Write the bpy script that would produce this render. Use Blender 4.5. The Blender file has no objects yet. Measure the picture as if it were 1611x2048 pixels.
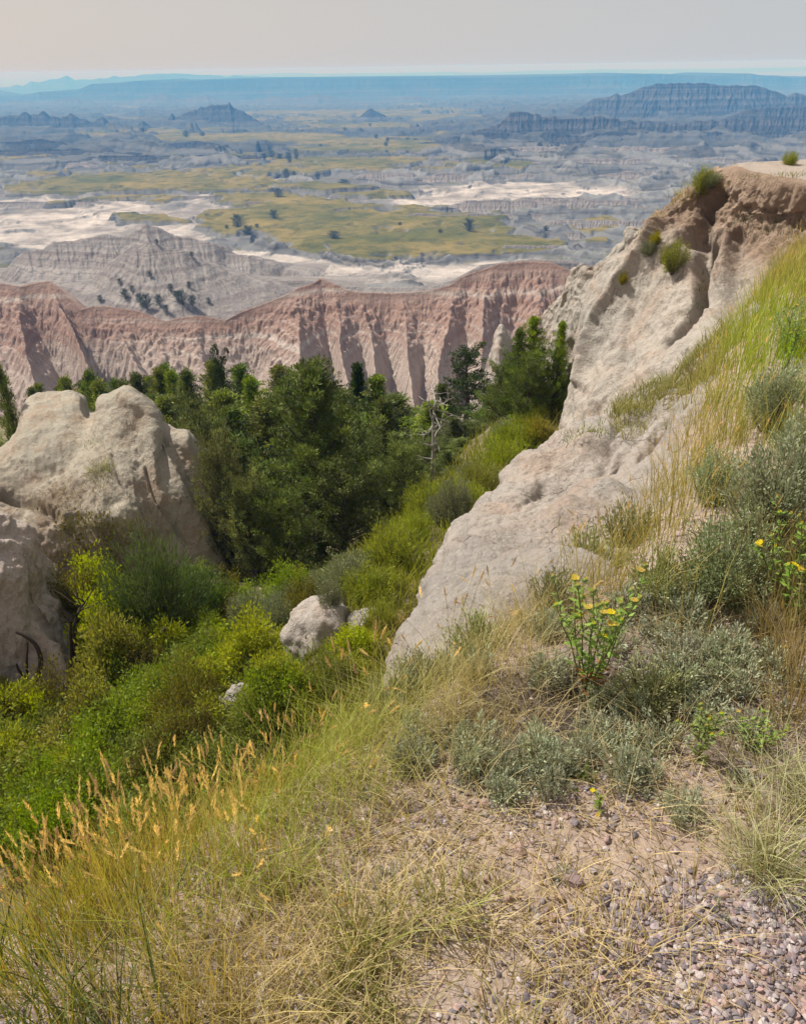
import bpy, math, random
import numpy as np
from mathutils import Matrix, Vector
R = math.radians
rng = np.random.default_rng(7)
random.seed(7)
sc = bpy.context.scene
COL = sc.collection

# ------------------------------------------------------------------ camera
F = 1607.0                       # focal length in photograph pixels (1611 x 2048)
PITCH, ROLL, EYE = R(29.0), R(0.9), 1.6
_f = np.array([0, math.cos(PITCH), -math.sin(PITCH)])
_u0 = np.array([0, math.sin(PITCH), math.cos(PITCH)])
_r0 = np.array([1.0, 0, 0])
_r = math.cos(ROLL) * _r0 - math.sin(ROLL) * _u0
_u = math.sin(ROLL) * _r0 + math.cos(ROLL) * _u0
CAM = np.array([0, 0, EYE])
def ray(px, py):
    px = np.asarray(px, float)[..., None]; py = np.asarray(py, float)[..., None]
    return _f + _r * (px - 805.5) / F + _u * (1024 - py) / F
def P(px, py, Y):
    """world point seen at photo pixel (px, py) at forward distance Y"""
    d = ray(px, py)
    return CAM + d * (np.asarray(Y, float)[..., None] / d[..., 1:2])
def PZ(px, py, z):
    d = ray(px, py)
    return CAM + d * ((np.asarray(z, float) - EYE)[..., None] / d[..., 2:3])
def proj(p):
    q = np.asarray(p, float) - CAM
    c = np.maximum(q @ _f, 1e-6)
    return 805.5 + F * (q @ _r) / c, 1024 - F * (q @ _u) / c
cd = bpy.data.cameras.new('camera'); cam = bpy.data.objects.new('camera', cd); COL.objects.link(cam)
cd.sensor_fit = 'VERTICAL'; cd.sensor_height = 24; cd.lens = 24 * F / 2048
cd.clip_start = 0.05; cd.clip_end = 90000
M = Matrix.Identity(4)
for i in range(3):
    M[i][0] = _r[i]; M[i][1] = _u[i]; M[i][2] = -_f[i]; M[i][3] = CAM[i]
cam.matrix_world = M
sc.camera = cam

# ------------------------------------------------------------------ noise
_gr = np.random.default_rng(3).normal(size=(256, 3)); _gr /= np.linalg.norm(_gr, axis=1)[:, None]
def _h(i, j, k, s):
    h = (i.astype(np.int64) * 73856093) ^ (j.astype(np.int64) * 19349663) ^ (k.astype(np.int64) * 83492791) ^ (s * 2654435761)
    h = (h ^ (h >> 13)) * 1274126177 & 0x7fffffff
    return ((h ^ (h >> 16)) & 255).astype(np.int64)
def noise(x, y, z=0.0, s=0):
    x, y, z = np.broadcast_arrays(np.asarray(x, float), np.asarray(y, float), np.asarray(z, float))
    xi, yi, zi = np.floor(x), np.floor(y), np.floor(z)
    xf, yf, zf = x - xi, y - yi, z - zi
    f = lambda t: t * t * t * (t * (t * 6 - 15) + 10)
    u, v, w = f(xf), f(yf), f(zf)
    out = 0
    for a in (0, 1):
        for b in (0, 1):
            for c in (0, 1):
                g = _gr[_h(xi + a, yi + b, zi + c, s)]
                d = g[..., 0] * (xf - a) + g[..., 1] * (yf - b) + g[..., 2] * (zf - c)
                out = out + d * (u if a else 1 - u) * (v if b else 1 - v) * (w if c else 1 - w)
    return out * 1.6
def fbm(x, y, z=0.0, o=5, s=0, g=0.5, l=2.03):
    a, t = 1.0, 0
    for k in range(o):
        t = t + a * noise(x, y, z, s + k * 17); x, y, z = np.asarray(x) * l, np.asarray(y) * l, np.asarray(z) * l; a *= g
    return t
def ridged(x, y, z=0.0, o=5, s=0, g=0.5, l=2.07):
    """sharp crests at 1, valleys towards 0"""
    a, t, n = 1.0, 0, 0
    for k in range(o):
        t = t + a * (1 - np.minimum(1, 1.7 * np.abs(noise(x, y, z, s + k * 17)))); n += a
        x, y, z = np.asarray(x) * l, np.asarray(y) * l, np.asarray(z) * l; a *= g
    return t / n
def sstep(a, b, x):
    t = np.clip((x - a) / (b - a), 0, 1); return t * t * (3 - 2 * t)
def catmull(ctrl, n):
    """resample rows of ctrl (m, ...) to n rows"""
    ctrl = np.asarray(ctrl, float); m = len(ctrl)
    t = np.linspace(0, m - 1, n); i = np.clip(t.astype(int), 0, m - 2)
    f = (t - i).reshape((-1,) + (1,) * (ctrl.ndim - 1))
    p1, p2 = ctrl[i], ctrl[i + 1]
    p0 = np.where((i > 0).reshape(f.shape), ctrl[np.maximum(i - 1, 0)], 2 * p1 - p2)
    p3 = np.where((i < m - 2).reshape(f.shape), ctrl[np.minimum(i + 2, m - 1)], 2 * p2 - p1)
    return p1 + 0.5 * f * (p2 - p0 + f * (2 * p0 - 5 * p1 + 4 * p2 - p3 + f * (3 * (p1 - p2) + p3 - p0)))
def interp_pts(pts, x):
    pts = np.asarray(pts, float); return np.interp(x, pts[:, 0], pts[:, 1])

# ------------------------------------------------------------------ mesh + object helpers
def mesh(name, V, Fc, cols=None, attrs=None, mats=(), smooth=True, mi=None):
    """V (n,3); Fc (m,4) or (m,3) index array, or a list of such arrays"""
    me = bpy.data.meshes.new(name)
    Fs = Fc if isinstance(Fc, list) else [Fc]
    Fs = [np.asarray(f, np.int32) for f in Fs if len(f)]
    V = np.asarray(V, np.float32)
    me.vertices.add(len(V)); me.vertices.foreach_set('co', V.ravel())
    nl = sum(f.size for f in Fs); nf = sum(len(f) for f in Fs)
    me.loops.add(nl); me.loops.foreach_set('vertex_index', np.concatenate([f.ravel() for f in Fs]))
    tot = np.concatenate([np.full(len(f), f.shape[1], np.int32) for f in Fs])
    me.polygons.add(nf)
    me.polygons.foreach_set('loop_start', np.concatenate([[0], np.cumsum(tot)[:-1]]).astype(np.int32))
    me.polygons.foreach_set('loop_total', tot)
    if mi is not None: me.polygons.foreach_set('material_index', np.asarray(mi, np.int32))
    me.polygons.foreach_set('use_smooth', np.full(nf, smooth))
    if cols is not None:
        c = np.ones((len(V), 4), np.float32); c[:, :3] = cols
        a = me.color_attributes.new('Col', 'FLOAT_COLOR', 'POINT'); a.data.foreach_set('color', c.ravel())
    for k, v in (attrs or {}).items():
        a = me.attributes.new(k, 'FLOAT', 'POINT'); a.data.foreach_set('value', np.asarray(v, np.float32).ravel())
    for m in mats: me.materials.append(m)
    me.update(calc_edges=True); me.validate()
    return me
def link(name, data, parent=None, loc=None, rot=None, scale=None):
    o = bpy.data.objects.new(name, data); COL.objects.link(o)
    if parent: o.parent = parent
    if loc is not None: o.location = [float(v) for v in loc]
    if rot is not None: o.rotation_euler = rot
    if scale is not None: o.scale = (scale,) * 3 if np.isscalar(scale) else scale
    return o
def tag(o, label, cat=None, group=None, kind=None):
    o['label'] = label
    if cat: o['category'] = cat
    if group: o['group'] = group
    if kind: o['kind'] = kind
    return o
def grid_faces(r, c):
    i = np.arange(r * c).reshape(r, c)
    return np.stack([i[:-1, :-1], i[:-1, 1:], i[1:, 1:], i[1:, :-1]], -1).reshape(-1, 4)
def grid_normals(G):
    du = np.gradient(G, axis=1); dv = np.gradient(G, axis=0)
    n = np.cross(du, dv); return n / np.maximum(np.linalg.norm(n, axis=-1, keepdims=True), 1e-9)
def structure(name, label, me):
    return tag(link(name, me), label, None, None, 'structure')

# ------------------------------------------------------------------ node helper
class NT:
    def __init__(s, name):
        s.m = bpy.data.materials.new(name); s.m.use_nodes = True
        s.t = s.m.node_tree; s.t.nodes.clear()
        s.out = s.t.nodes.new('ShaderNodeOutputMaterial')
        s._pos = None
    def n(s, typ, ins=None, **kw):
        nd = s.t.nodes.new('ShaderNode' + typ)
        for k, v in kw.items(): setattr(nd, k, v)
        for k, v in (ins or {}).items(): s.put(nd.inputs[k], v)
        return nd
    def put(s, sock, v):
        if isinstance(v, bpy.types.NodeSocket): s.t.links.new(v, sock)
        elif isinstance(v, (tuple, list)) and len(v) == 3 and sock.type == 'RGBA': sock.default_value = (*v, 1)
        else: sock.default_value = v
    def pos(s):
        if not s._pos: s._pos = s.n('NewGeometry')
        return s._pos.outputs['Position']
    def obj(s): return s.n('TexCoord').outputs['Object']
    def attr(s, name, o='Fac'): return s.n('Attribute', attribute_name=name).outputs[o]
    def scale(s, vec, v): return s.n('VectorMath', {0: vec, 1: v}, operation='MULTIPLY').outputs[0]
    def noise(s, scale, detail=4, vec=None, rough=.55, dist=0.0):
        return s.n('TexNoise', {'Vector': vec or s.pos(), 'Scale': scale, 'Detail': detail, 'Roughness': rough, 'Distortion': dist}).outputs['Fac']
    def voro(s, scale, vec=None, feature='F1'):
        return s.n('TexVoronoi', {'Vector': vec or s.pos(), 'Scale': scale}, feature=feature).outputs['Distance']
    def math(s, op, a, b=0.0, clamp=False):
        return s.n('Math', {0: a, 1: b}, operation=op, use_clamp=clamp).outputs[0]
    def ramp(s, fac, stops, interp='LINEAR'):
        nd = s.n('ValToRGB', {0: fac}); cr = nd.color_ramp; cr.interpolation = interp
        while len(cr.elements) < len(stops): cr.elements.new(0.5)
        for e, (p, c) in zip(cr.elements, stops):
            e.position = p; e.color = (*c, 1) if isinstance(c, (tuple, list)) else (c, c, c, 1)
        return nd.outputs[0]
    def mix(s, fac, a, b, blend='MIX'):
        nd = s.n('Mix', data_type='RGBA', blend_type=blend)
        s.put(nd.inputs[0], fac); s.put(nd.inputs[6], a); s.put(nd.inputs[7], b); return nd.outputs[2]
    def map(s, v, a, b, c=0.0, d=1.0):
        return s.n('MapRange', {0: v, 1: a, 2: b, 3: c, 4: d}).outputs[0]
    def bump(s, h, strength=.5, dist=.02, normal=None):
        i = {'Height': h, 'Strength': strength, 'Distance': dist}
        if normal: i['Normal'] = normal
        return s.n('Bump', i).outputs[0]
    def sep(s, v, k): return s.n('SeparateXYZ', {0: v}).outputs[k]
    def surf(s, color, rough=.9, normal=None, spec=.15):
        i = {'Base Color': color, 'Roughness': rough, 'Specular IOR Level': spec}
        if normal is not None: i['Normal'] = normal
        b = s.n('BsdfPrincipled', i); s.t.links.new(b.outputs[0], s.out.inputs[0]); return s.m
    def leaf(s, color, trans=.35, tcol=None, rough=.55, spec=.3):
        b = s.n('BsdfPrincipled', {'Base Color': color, 'Roughness': rough, 'Specular IOR Level': spec})
        t = s.n('BsdfTranslucent', {'Color': tcol or color})
        x = s.n('MixShader', {0: trans, 1: b.outputs[0], 2: t.outputs[0]})
        s.t.links.new(x.outputs[0], s.out.inputs[0]); return s.m
# ------------------------------------------------------------------ ground materials
def clay_material(name, pale, pink, grey, soil=None, soil_z=0.0, fine=1.0, strength=.8):
    t = NT(name)
    wv = t.n('VectorMath', {0: t.scale(t.pos(), (1, 1, .45)), 1: t.n('TexNoise', {'Vector': t.pos(), 'Scale': 2.5 * fine, 'Detail': 4}).outputs['Color']}, operation='ADD').outputs[0]
    crack_ = t.voro(1.9 * fine, vec=wv, feature='DISTANCE_TO_EDGE')
    c = t.mix(t.ramp(t.noise(.55 * fine, 5), [(.35, 0), (.65, 1)]), pale, grey)
    c = t.mix(t.math('MULTIPLY', t.ramp(t.noise(1.7 * fine, 6, rough=.65), [(.47, 0), (.66, 1)]), .85), c, pink)
    c = t.mix(t.math('MULTIPLY', t.ramp(t.noise(17 * fine, 5, rough=.7), [(.42, 1), (.6, 0)]), .35), c, tuple(v * .62 for v in grey))
    pit = t.math('MULTIPLY', t.ramp(t.noise(30 * fine, 6, rough=.75), [(.33, 1), (.41, 0)]), t.ramp(t.noise(2.2 * fine, 3), [(.4, .2), (.62, 1)]))
    c = t.mix(t.math('MULTIPLY', pit, .45), c, tuple(v * .45 for v in pink))
    cr = t.math('MULTIPLY', t.ramp(crack_, [(.0, 1), (.022, 0)]), t.ramp(t.noise(.9 * fine, 3), [(.52, 0), (.62, 1)]))
    c = t.mix(t.math('MULTIPLY', cr, .6), c, tuple(v * .4 for v in pink))
    c = t.mix(t.math('MULTIPLY', t.ramp(t.noise(60 * fine, 3, rough=.7), [(.5, 0), (.68, 1)]), .35), c, tuple(min(.7, v * 1.25) for v in pale))
    if soil is not None:
        zz = t.math('ADD', t.sep(t.pos(), 2), t.math('MULTIPLY', t.math('SUBTRACT', t.noise(.8, 5), .5), 1.6))
        f = t.map(zz, soil_z - .45, soil_z + .25)
        so = t.mix(t.ramp(t.noise(2.5, 6, rough=.7), [(.35, 0), (.68, 1)]), soil, tuple(v * 1.7 for v in soil))
        c = t.mix(f, c, so)
        up = t.math('MULTIPLY', t.map(t.sep(t.n('NewGeometry').outputs['Normal'], 2), .93, .985), t.map(t.sep(t.pos(), 2), -.35, -.1))
        c = t.mix(up, c, t.mix(t.noise(6, 6, rough=.7), (.33, .27, .22), (.50, .43, .37)))
    stain = t.attr('stain'); c = t.mix(t.math('MULTIPLY', stain, .8), c, (.16, .115, .08))  # brown stain on the mound; on the cliff, shade painted into its recesses
    v = t.voro(26 * fine, vec=t.scale(t.pos(), (1, 1, .8)))
    h = t.math('ADD', t.math('MULTIPLY', v, -.5), t.math('MULTIPLY', t.noise(7 * fine, 10, rough=.78), 2.4))
    h = t.math('SUBTRACT', h, t.math('ADD', t.math('MULTIPLY', pit, .5), cr))
    b = t.bump(h, strength, .03 / fine)
    return t.surf(c, .95, b, .08)

M_clay = clay_material('pale_clay', (.455, .405, .355), (.41, .315, .25), (.35, .325, .295))
M_cliff = clay_material('cliff_clay', (.46, .41, .35), (.40, .30, .235), (.375, .35, .31), soil=(.22, .162, .12), soil_z=-1.15)
M_bank = clay_material('bank_clay', (.52, .44, .38), (.46, .345, .275), (.44, .39, .35))
M_mound = clay_material('mound_clay', (.44, .39, .315), (.37, .27, .19), (.355, .33, .27))

def strata_material(name, bands, thick, wob, col_lo, pale_top=None, flute=1.0, freq=1.0, dark=.5):
    """banded clay: bands repeat with height, wobbling with broad noise"""
    t = NT(name)
    z = t.sep(t.pos(), 2)
    wz = t.math('ADD', z, t.math('MULTIPLY', t.math('SUBTRACT', t.noise(.02 * freq, 3), .5), wob))
    # two sets of beds from stretched noise read along height only
    v1 = t.n('CombineXYZ', {2: t.math('MULTIPLY', wz, 1.0 / thick)}).outputs[0]
    b1 = t.n('TexNoise', {'Vector': v1, 'Scale': 1.0, 'Detail': 5, 'Roughness': .6}).outputs['Fac']
    c = t.ramp(b1, bands)
    big = t.ramp(t.noise(.06 * freq, 4), [(.38, 0), (.62, 1)])
    c = t.mix(t.math('MULTIPLY', big, .45), c, col_lo)
    c = t.mix(t.math('MULTIPLY', t.ramp(t.noise(.9 * freq, 5, rough=.7), [(.42, 1), (.62, 0)]), .35), c, tuple(v * .6 for v in col_lo))
    if pale_top is not None:
        f = t.math('MULTIPLY', t.attr('pale'), 1.0); c = t.mix(f, c, pale_top)
    fv = t.scale(t.pos(), (1.0, 1.0, .16))
    h = t.math('ADD', t.noise(1.1 * freq * flute, 6, vec=fv, rough=.65), t.math('MULTIPLY', t.noise(3.0 * freq, 6, rough=.7), .5))
    return t.surf(c, .95, t.bump(h, .9, .5 / freq), .06)

# ------------------------------------------------------------------ patch builder for near land forms
def patch(rows, nr, nc, disp, name, label, mat, attrs=None, kind_mesh=None):
    """rows: control rows of world points; disp(G, px, py) -> offset along the normal"""
    C = np.array(rows, float)
    G = catmull(C, nr); G = catmull(G.transpose(1, 0, 2), nc).transpose(1, 0, 2)
    px, py = proj(G)
    N = grid_normals(G)
    if np.mean(np.sum(N * (CAM - G), -1)) < 0: N = -N
    G2 = G + N * disp(G, px, py)[..., None]
    at = {k: f(G, px, py, N) for k, f in (attrs or {}).items()}
    me = mesh(name, G2.reshape(-1, 3), grid_faces(nr, nc), attrs=at, mats=[mat])
    return structure(name, label, me), G2
def rib(px, py, line, w, d):
    return groove(px, py, line, w * 2.2, -d * .5) + groove(px, py, line, w * .9, -d * .5)
def groove(px, py, line, w, d, soft=1.0):
    """carve along a polyline: distance in pixels of the plan the surface was surveyed in"""
    best = np.full(px.shape, 1e9)
    for (x0, y0), (x1, y1) in zip(line[:-1], line[1:]):
        dx, dy = x1 - x0, y1 - y0; L = dx * dx + dy * dy
        t = np.clip(((px - x0) * dx + (py - y0) * dy) / L, 0, 1)
        best = np.minimum(best, np.hypot(px - x0 - t * dx, py - y0 - t * dy))
    return -d * np.exp(-(best / w) ** 2 * soft)
def rows_px(*rows): return [[P(*p) for p in r] for r in rows]
def off(row, dx, dy, dz): return [p + np.array([dx, dy, dz]) for p in row]
Z0 = lambda G, px, py, N: np.zeros(px.shape)

# ------------------------------------------------------------------ foreground ground
RIM = np.array([[-9, -2.6], [-4.2, -.8], [-2.2, .22], [-1.2, .84], [-.86, 1.06], [-.47, 1.40], [-.10, 1.88], [.12, 2.26], [.48, 2.62], [.92, 3.1], [1.38, 3.8], [1.8, 4.6],
                [2.35, 5.8], [3.1, 7.2], [4.1, 8.8], [5.6, 10.4], [7.5, 12.0], [10, 13.5]])
def rim_dist(x, y):
    """signed plan distance beyond the rim (positive over the gully)"""
    x = np.asarray(x, float); y = np.asarray(y, float)
    best = np.full(x.shape, 1e9); sg = np.ones(x.shape)
    for (x0, y0), (x1, y1) in zip(RIM[:-1], RIM[1:]):
        dx, dy = x1 - x0, y1 - y0; L = dx * dx + dy * dy
        t = np.clip(((x - x0) * dx + (y - y0) * dy) / L, 0, 1)
        d = np.hypot(x - x0 - t * dx, y - y0 - t * dy)
        s = np.sign(dx * (y - y0) - dy * (x - x0))
        m = d < best - 1e-9; best = np.where(m, d, best); sg = np.where(m, s, sg)
    return best * sg
def ground_z(x, y):
    x = np.asarray(x, float); y = np.asarray(y, float)
    d = rim_dist(x, y) + .08 * fbm(x * 1.1, y * 1.1, 3.0, 3, 51)
    w = .2
    fall = -(1.25 + 2.2 * sstep(1.5, 2.8, y)) * w * np.logaddexp(0, d / w)
    z = fall + .035 * fbm(x * .9, y * .9, 0, 4, 5) + .012 * fbm(x * 5, y * 5, 0, 3, 9)
    z = z + .10 * sstep(-.8, -2.2, d) * sstep(2.2, 4.0, y)           # the grassy shoulder lifts a little
    # small undercut scarp of bare earth in the sage
    q = np.hypot((x - .50) / .42, (y - 1.72) / .15)
    z = z - .07 * np.exp(-q ** 4)
    return z
gx = np.concatenate([np.linspace(-9, -2.2, 40)[:-1], np.linspace(-2.2, 3.0, 260), np.linspace(3.0, 11, 130)[1:]])
gy = np.concatenate([np.linspace(-4, .5, 26)[:-1], np.linspace(.5, 4.5, 240), np.linspace(4.5, 15, 150)[1:]])
X, Y = np.meshgrid(gx, gy)
Zg = ground_z(X, Y)
t = NT('dry_earth')
c = t.mix(t.ramp(t.noise(1.3, 5), [(.35, 0), (.65, 1)]), (.42, .31, .245), (.50, .405, .335))
c = t.mix(t.ramp(t.noise(34, 6, rough=.75), [(.4, 0), (.62, 1)]), t.mix(.55, c, (.12, .09, .07)), c)
c = t.mix(t.ramp(t.voro(95), [(.12, 1), (.4, 0)]), c, t.mix(t.noise(40, 2), (.3, .22, .2), (.5, .44, .42)))
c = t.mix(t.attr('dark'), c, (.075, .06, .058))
hgt = t.math('ADD', t.math('MULTIPLY', t.voro(70), -1.0), t.math('MULTIPLY', t.noise(75, 8, rough=.75), 2.2))
M_earth = t.surf(c, .95, t.bump(hgt, .6, .008), .08)
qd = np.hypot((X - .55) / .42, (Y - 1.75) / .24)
dark = np.clip(np.exp(-qd ** 3) + .35 * sstep(.1, .5, fbm(X * 1.6, Y * 1.6, 2, 4, 8)) * sstep(.1, -.4, rim_dist(X, Y)), 0, 1)  # shade of the undercut painted into the earth colour, plus random darker patches
structure('ground', 'dry pebbly earth at the rim of the overlook', mesh('ground', np.stack([X, Y, Zg], -1).reshape(-1, 3), grid_faces(*X.shape), attrs={'dark': dark}, mats=[M_earth]))

# ------------------------------------------------------------------ gully floor: thin plate through surveyed points
GP = np.array([P(*p) for p in [
    (1080, 830, 18.5), (1040, 860, 18), (1000, 905, 16.8), (960, 960, 15.5), (890, 1010, 14), (780, 1065, 12.2), (700, 1130, 10.8), (640, 1205, 9.4), (740, 1290, 7.2), (560, 1330, 8.0),
    (480, 1405, 7.4), (100, 1620, 6.3), (300, 1580, 5.8), (40, 1400, 9.2), (250, 1370, 9.3), (400, 1260, 10.6), (450, 1180, 12.6), (600, 1150, 15.5), (120, 1180, 12.4),
    (850, 985, 19), (930, 890, 23), (640, 1160, 12.5), (1090, 790, 21)]] +
    [[-8, 20, -10.5], [-13, 16, -9.5], [-6, 24, -11.5], [0, 24, -10.5], [-12, 30, -14], [0, 33, -14], [8, 26, -9.5], [6, 34, -13.5], [14, 36, -13], [-25, 30, -14], [-18, 14, -9], [-20, 45, -19], [2, 48, -19], [20, 50, -18],
     [-40, 70, -28], [0, 70, -27], [30, 70, -26], [-60, 105, -42], [0, 105, -41], [50, 105, -40], [-80, 118, -46], [0, 118, -45], [60, 118, -45], [-9, 8, -7.2], [-7, 4, -6.6], [2, 5.5, -5.2], [4, 9, -5.4], [7, 14, -6.4], [12, 18, -7], [5, 12, -6], [-12, 2, -7.5], [-60, 20, -14], [-60, 60, -26]])
def tps_fit(pts):
    n = len(pts); d = np.hypot(pts[:, None, 0] - pts[None, :, 0], pts[:, None, 1] - pts[None, :, 1])
    K = np.where(d > 0, d * d * np.log(d + 1e-9), 0) + np.eye(n) * .5
    Q = np.c_[np.ones(n), pts[:, :2]]
    A = np.block([[K, Q], [Q.T, np.zeros((3, 3))]])
    return np.linalg.solve(A, np.r_[pts[:, 2], 0, 0, 0])
_tw = tps_fit(GP)
def gully_z(x, y):
    x = np.asarray(x, float); y = np.asarray(y, float)
    z = _tw[-3] + _tw[-2] * x + _tw[-1] * y
    for (a, b, _), w in zip(GP, _tw[:-3]):
        d2 = (x - a) ** 2 + (y - b) ** 2 + 1e-9; z = z + w * .5 * d2 * np.log(d2)
    return z + .18 * fbm(x * .6, y * .6, 0, 4, 33) + .04 * fbm(x * 3, y * 3, 0, 3, 34)
a = np.linspace(0, 1, 300); b = np.linspace(-1, 1, 330)
yy = 2.5 + (122 - 2.5) * a ** 2.0
half = 10 + yy * .62
X = b[None, :] * half[:, None] ; Y = np.repeat(yy[:, None], len(b), 1)
t = NT('gully_earth')
c = t.mix(t.ramp(t.noise(.5, 5), [(.38, 0), (.62, 1)]), (.20, .16, .09), (.13, .13, .055))
c = t.mix(t.ramp(t.noise(1.6, 5, rough=.7), [(.52, 0), (.68, 1)]), c, (.33, .27, .20))
M_gully = t.surf(c, .95, t.bump(t.noise(7, 8, rough=.75), .9, .1), .05)
structure('gully_ground', 'grassy floor of the gully below the overlook', mesh('gully_ground', np.stack([X, Y, gully_z(X, Y)], -1).reshape(-1, 3), grid_faces(*X.shape), mats=[M_gully]))

# ------------------------------------------------------------------ white clay ridge spilling from the rim
rim_row = [(1530, 600, 6.3), (1440, 760, 5.2), (1400, 850, 4.2), (1250, 985, 3.35), (1130, 1100, 2.85), (1000, 1200, 2.5), (850, 1300, 2.25), (800, 1350, 2.15), (760, 1390, 2.1)]
near_row = [(1515, 610, 6.6), (1430, 750, 5.9), (1370, 850, 4.9), (1240, 975, 4.1), (1120, 1065, 3.55), (1000, 1160, 3.1), (862, 1260, 2.75), (808, 1330, 2.6), (765, 1375, 2.5)]
fold_row = [(1500, 620, 7.0), (1415, 760, 6.6), (1350, 850, 5.7), (1215, 970, 4.9), (1090, 1045, 4.35), (985, 1105, 3.9), (864, 1205, 3.45), (814, 1290, 3.2), (775, 1350, 3.05)]
face_row_ = [(1490, 640, 7.6), (1405, 765, 7.3), (1320, 850, 6.8), (1200, 950, 6.2), (1075, 1035, 5.8), (975, 1090, 5.3), (868, 1190, 4.7), (820, 1270, 4.25), (788, 1368, 3.8)]
face_row = face_row_
mid_row = [(1480, 650, 8.0), (1390, 765, 7.7), (1290, 835, 7.15), (1165, 925, 6.5), (1050, 1005, 6.05), (955, 1065, 5.55), (866, 1178, 4.95), (822, 1258, 4.5), (794, 1362, 3.95)]
upper_row = [(1474, 657, 8.3), (1372, 770, 8.1), (1262, 828, 7.5), (1130, 896, 6.85), (1018, 968, 6.4), (925, 1058, 5.9), (864, 1170, 5.25), (824, 1248, 4.75), (799, 1356, 4.1)]
crest_row = [(1470, 665, 8.8), (1360, 775, 8.6), (1240, 822, 8.0), (1105, 880, 7.4), (1000, 948, 6.9), (905, 1060, 6.35), (862, 1165, 5.65), (834, 1246, 5.0), (804, 1350, 4.25)]
rw = rows_px(rim_row, near_row, fold_row, face_row, mid_row, upper_row, crest_row)
dip = [f * .55 + g * .45 + np.array([0, 0, -.5]) for f, g in zip(rw[2], rw[3])]
rw = [off(rw[0], .55, -.45, -.45), off(rw[0], 0.15, -.1, -.12)] + rw[1:3] + [dip] + rw[3:]
rw += [off(rw[-1], .02, .42, -.6), off(rw[-1], 0, .9, -2.0), off(rw[-1], -.15, 1.5, -4.5)]
rw = [list(r)[:-1] + [r[-2] + np.array([-.10, .05, -.55]), r[-2] + np.array([-.14, .15, -2.2])] for r in rw]
def disp_w(G, px, py):
    x, y, z = G[..., 0], G[..., 1], G[..., 2]
    along = (x * .55 + y * .83)
    rill = ridged(along * 1.1 + .35 * fbm(x, y, z, 3, 4), (x - y) * .18, 0, 4, 70) - .6
    k_ = .25 + .75 * sstep(800, 960, px)
    return (.17 * fbm(x * .9, y * .9, z * .9, 3, 60) + .20 * rill) * k_ + .035 * (ridged(along * 3.2, (x - y) * .5, 0, 4, 72) - .6) + .028 * fbm(x * 4, y * 4, z * 4, 4, 61) + .013 * fbm(x * 14, y * 14, z * 14, 3, 62) \
        + rib(px, py, [(1235, 975), (1120, 1040), (990, 1105), (870, 1200)], 12, .12) + groove(px, py, [(1300, 830), (1240, 930), (1160, 1000)], 14, .08) + groove(px, py, [(990, 960), (945, 1030), (900, 1130)], 8, .07) \
        + groove(px, py, [(1235, 850), (1215, 900), (1180, 970)], 9, .08) + groove(px, py, [(1085, 965), (1040, 1020)], 8, .05)
_, WHITE = patch(rw, 300, 380, disp_w, 'clay_ridge', 'pale rounded clay ridge falling from the grassy rim to the gully', M_clay, {'stain': Z0})

# ------------------------------------------------------------------ promontory cliff
cols = [
    [(1432, 350, 15.3), (1345, 408, 15.4), (1275, 480, 15.5), (1190, 560, 15.6), (1143, 680, 15.4), (1104, 850, 14.7), (1080, 960, 14.3)],
    [(1468, 340, 14.7), (1400, 404, 15.1), (1330, 480, 14.8), (1262, 565, 14.6), (1215, 680, 14.2), (1175, 800, 13.6), (1140, 900, 13.2)],
    [(1500, 350, 14.1), (1452, 415, 14.5), (1400, 490, 14.3), (1350, 580, 13.8), (1310, 680, 13.2), (1265, 780, 12.6), (1230, 870, 12.1)],
    [(1545, 358, 13.5), (1515, 425, 13.9), (1480, 500, 13.7), (1450, 580, 13.1), (1410, 660, 12.5), (1365, 745, 11.6), (1320, 830, 11.0)],
    [(1615, 366, 12.9), (1595, 430, 13.2), (1570, 490, 12.9), (1540, 560, 12.4), (1500, 630, 11.6), (1465, 700, 10.7), (1430, 780, 10.0)],
    [(1720, 385, 12.2), (1715, 450, 12.4), (1700, 520, 12.2), (1680, 600, 11.6), (1640, 670, 10.9), (1590, 730, 10.2), (1540, 800, 9.6)],
    [(1900, 420, 11.6), (1900, 480, 11.8), (1890, 540, 11.6), (1870, 620, 11.2), (1830, 690, 10.6), (1790, 750, 10.0), (1740, 820, 9.5)]]
far_edge = [P(*p) for p in [(1440, 344, 15.7), (1476, 333, 15.5), (1512, 328, 15.7), (1552, 325, 15.8), (1615, 321, 16.1), (1720, 316, 16.4), (1900, 312, 16.8)]]
cc = [[P(*p) for p in c_] for c_ in cols]
wrap1 = [p + np.array([.55 + .05 * i, 1.1, -.2]) for i, p in enumerate(cc[0])]
wrap2 = [p + np.array([2.0 + .05 * i, 3.6, -1.2]) for i, p in enumerate(cc[0])]
far_edge = [wrap2[0] + np.array([0, .5, 0]), wrap1[0] + np.array([0, .4, .0])] + far_edge
cc = [wrap2, wrap1] + cc
C = np.array(cc).transpose(1, 0, 2)              # rows from the lip to the foot
fe = np.array(far_edge)
lip2 = C[0] * .7 + fe * .3; lip2[:, 2] = np.maximum(C[0][:, 2], fe[:, 2]) * .5 + lip2[:, 2] * .5 + .03
rows = [fe + np.array([.4, 3.0, -5]), fe + np.array([.1, .8, -.8]), fe, lip2, C[0]] + [C[i] for i in range(1, 7)]
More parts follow.
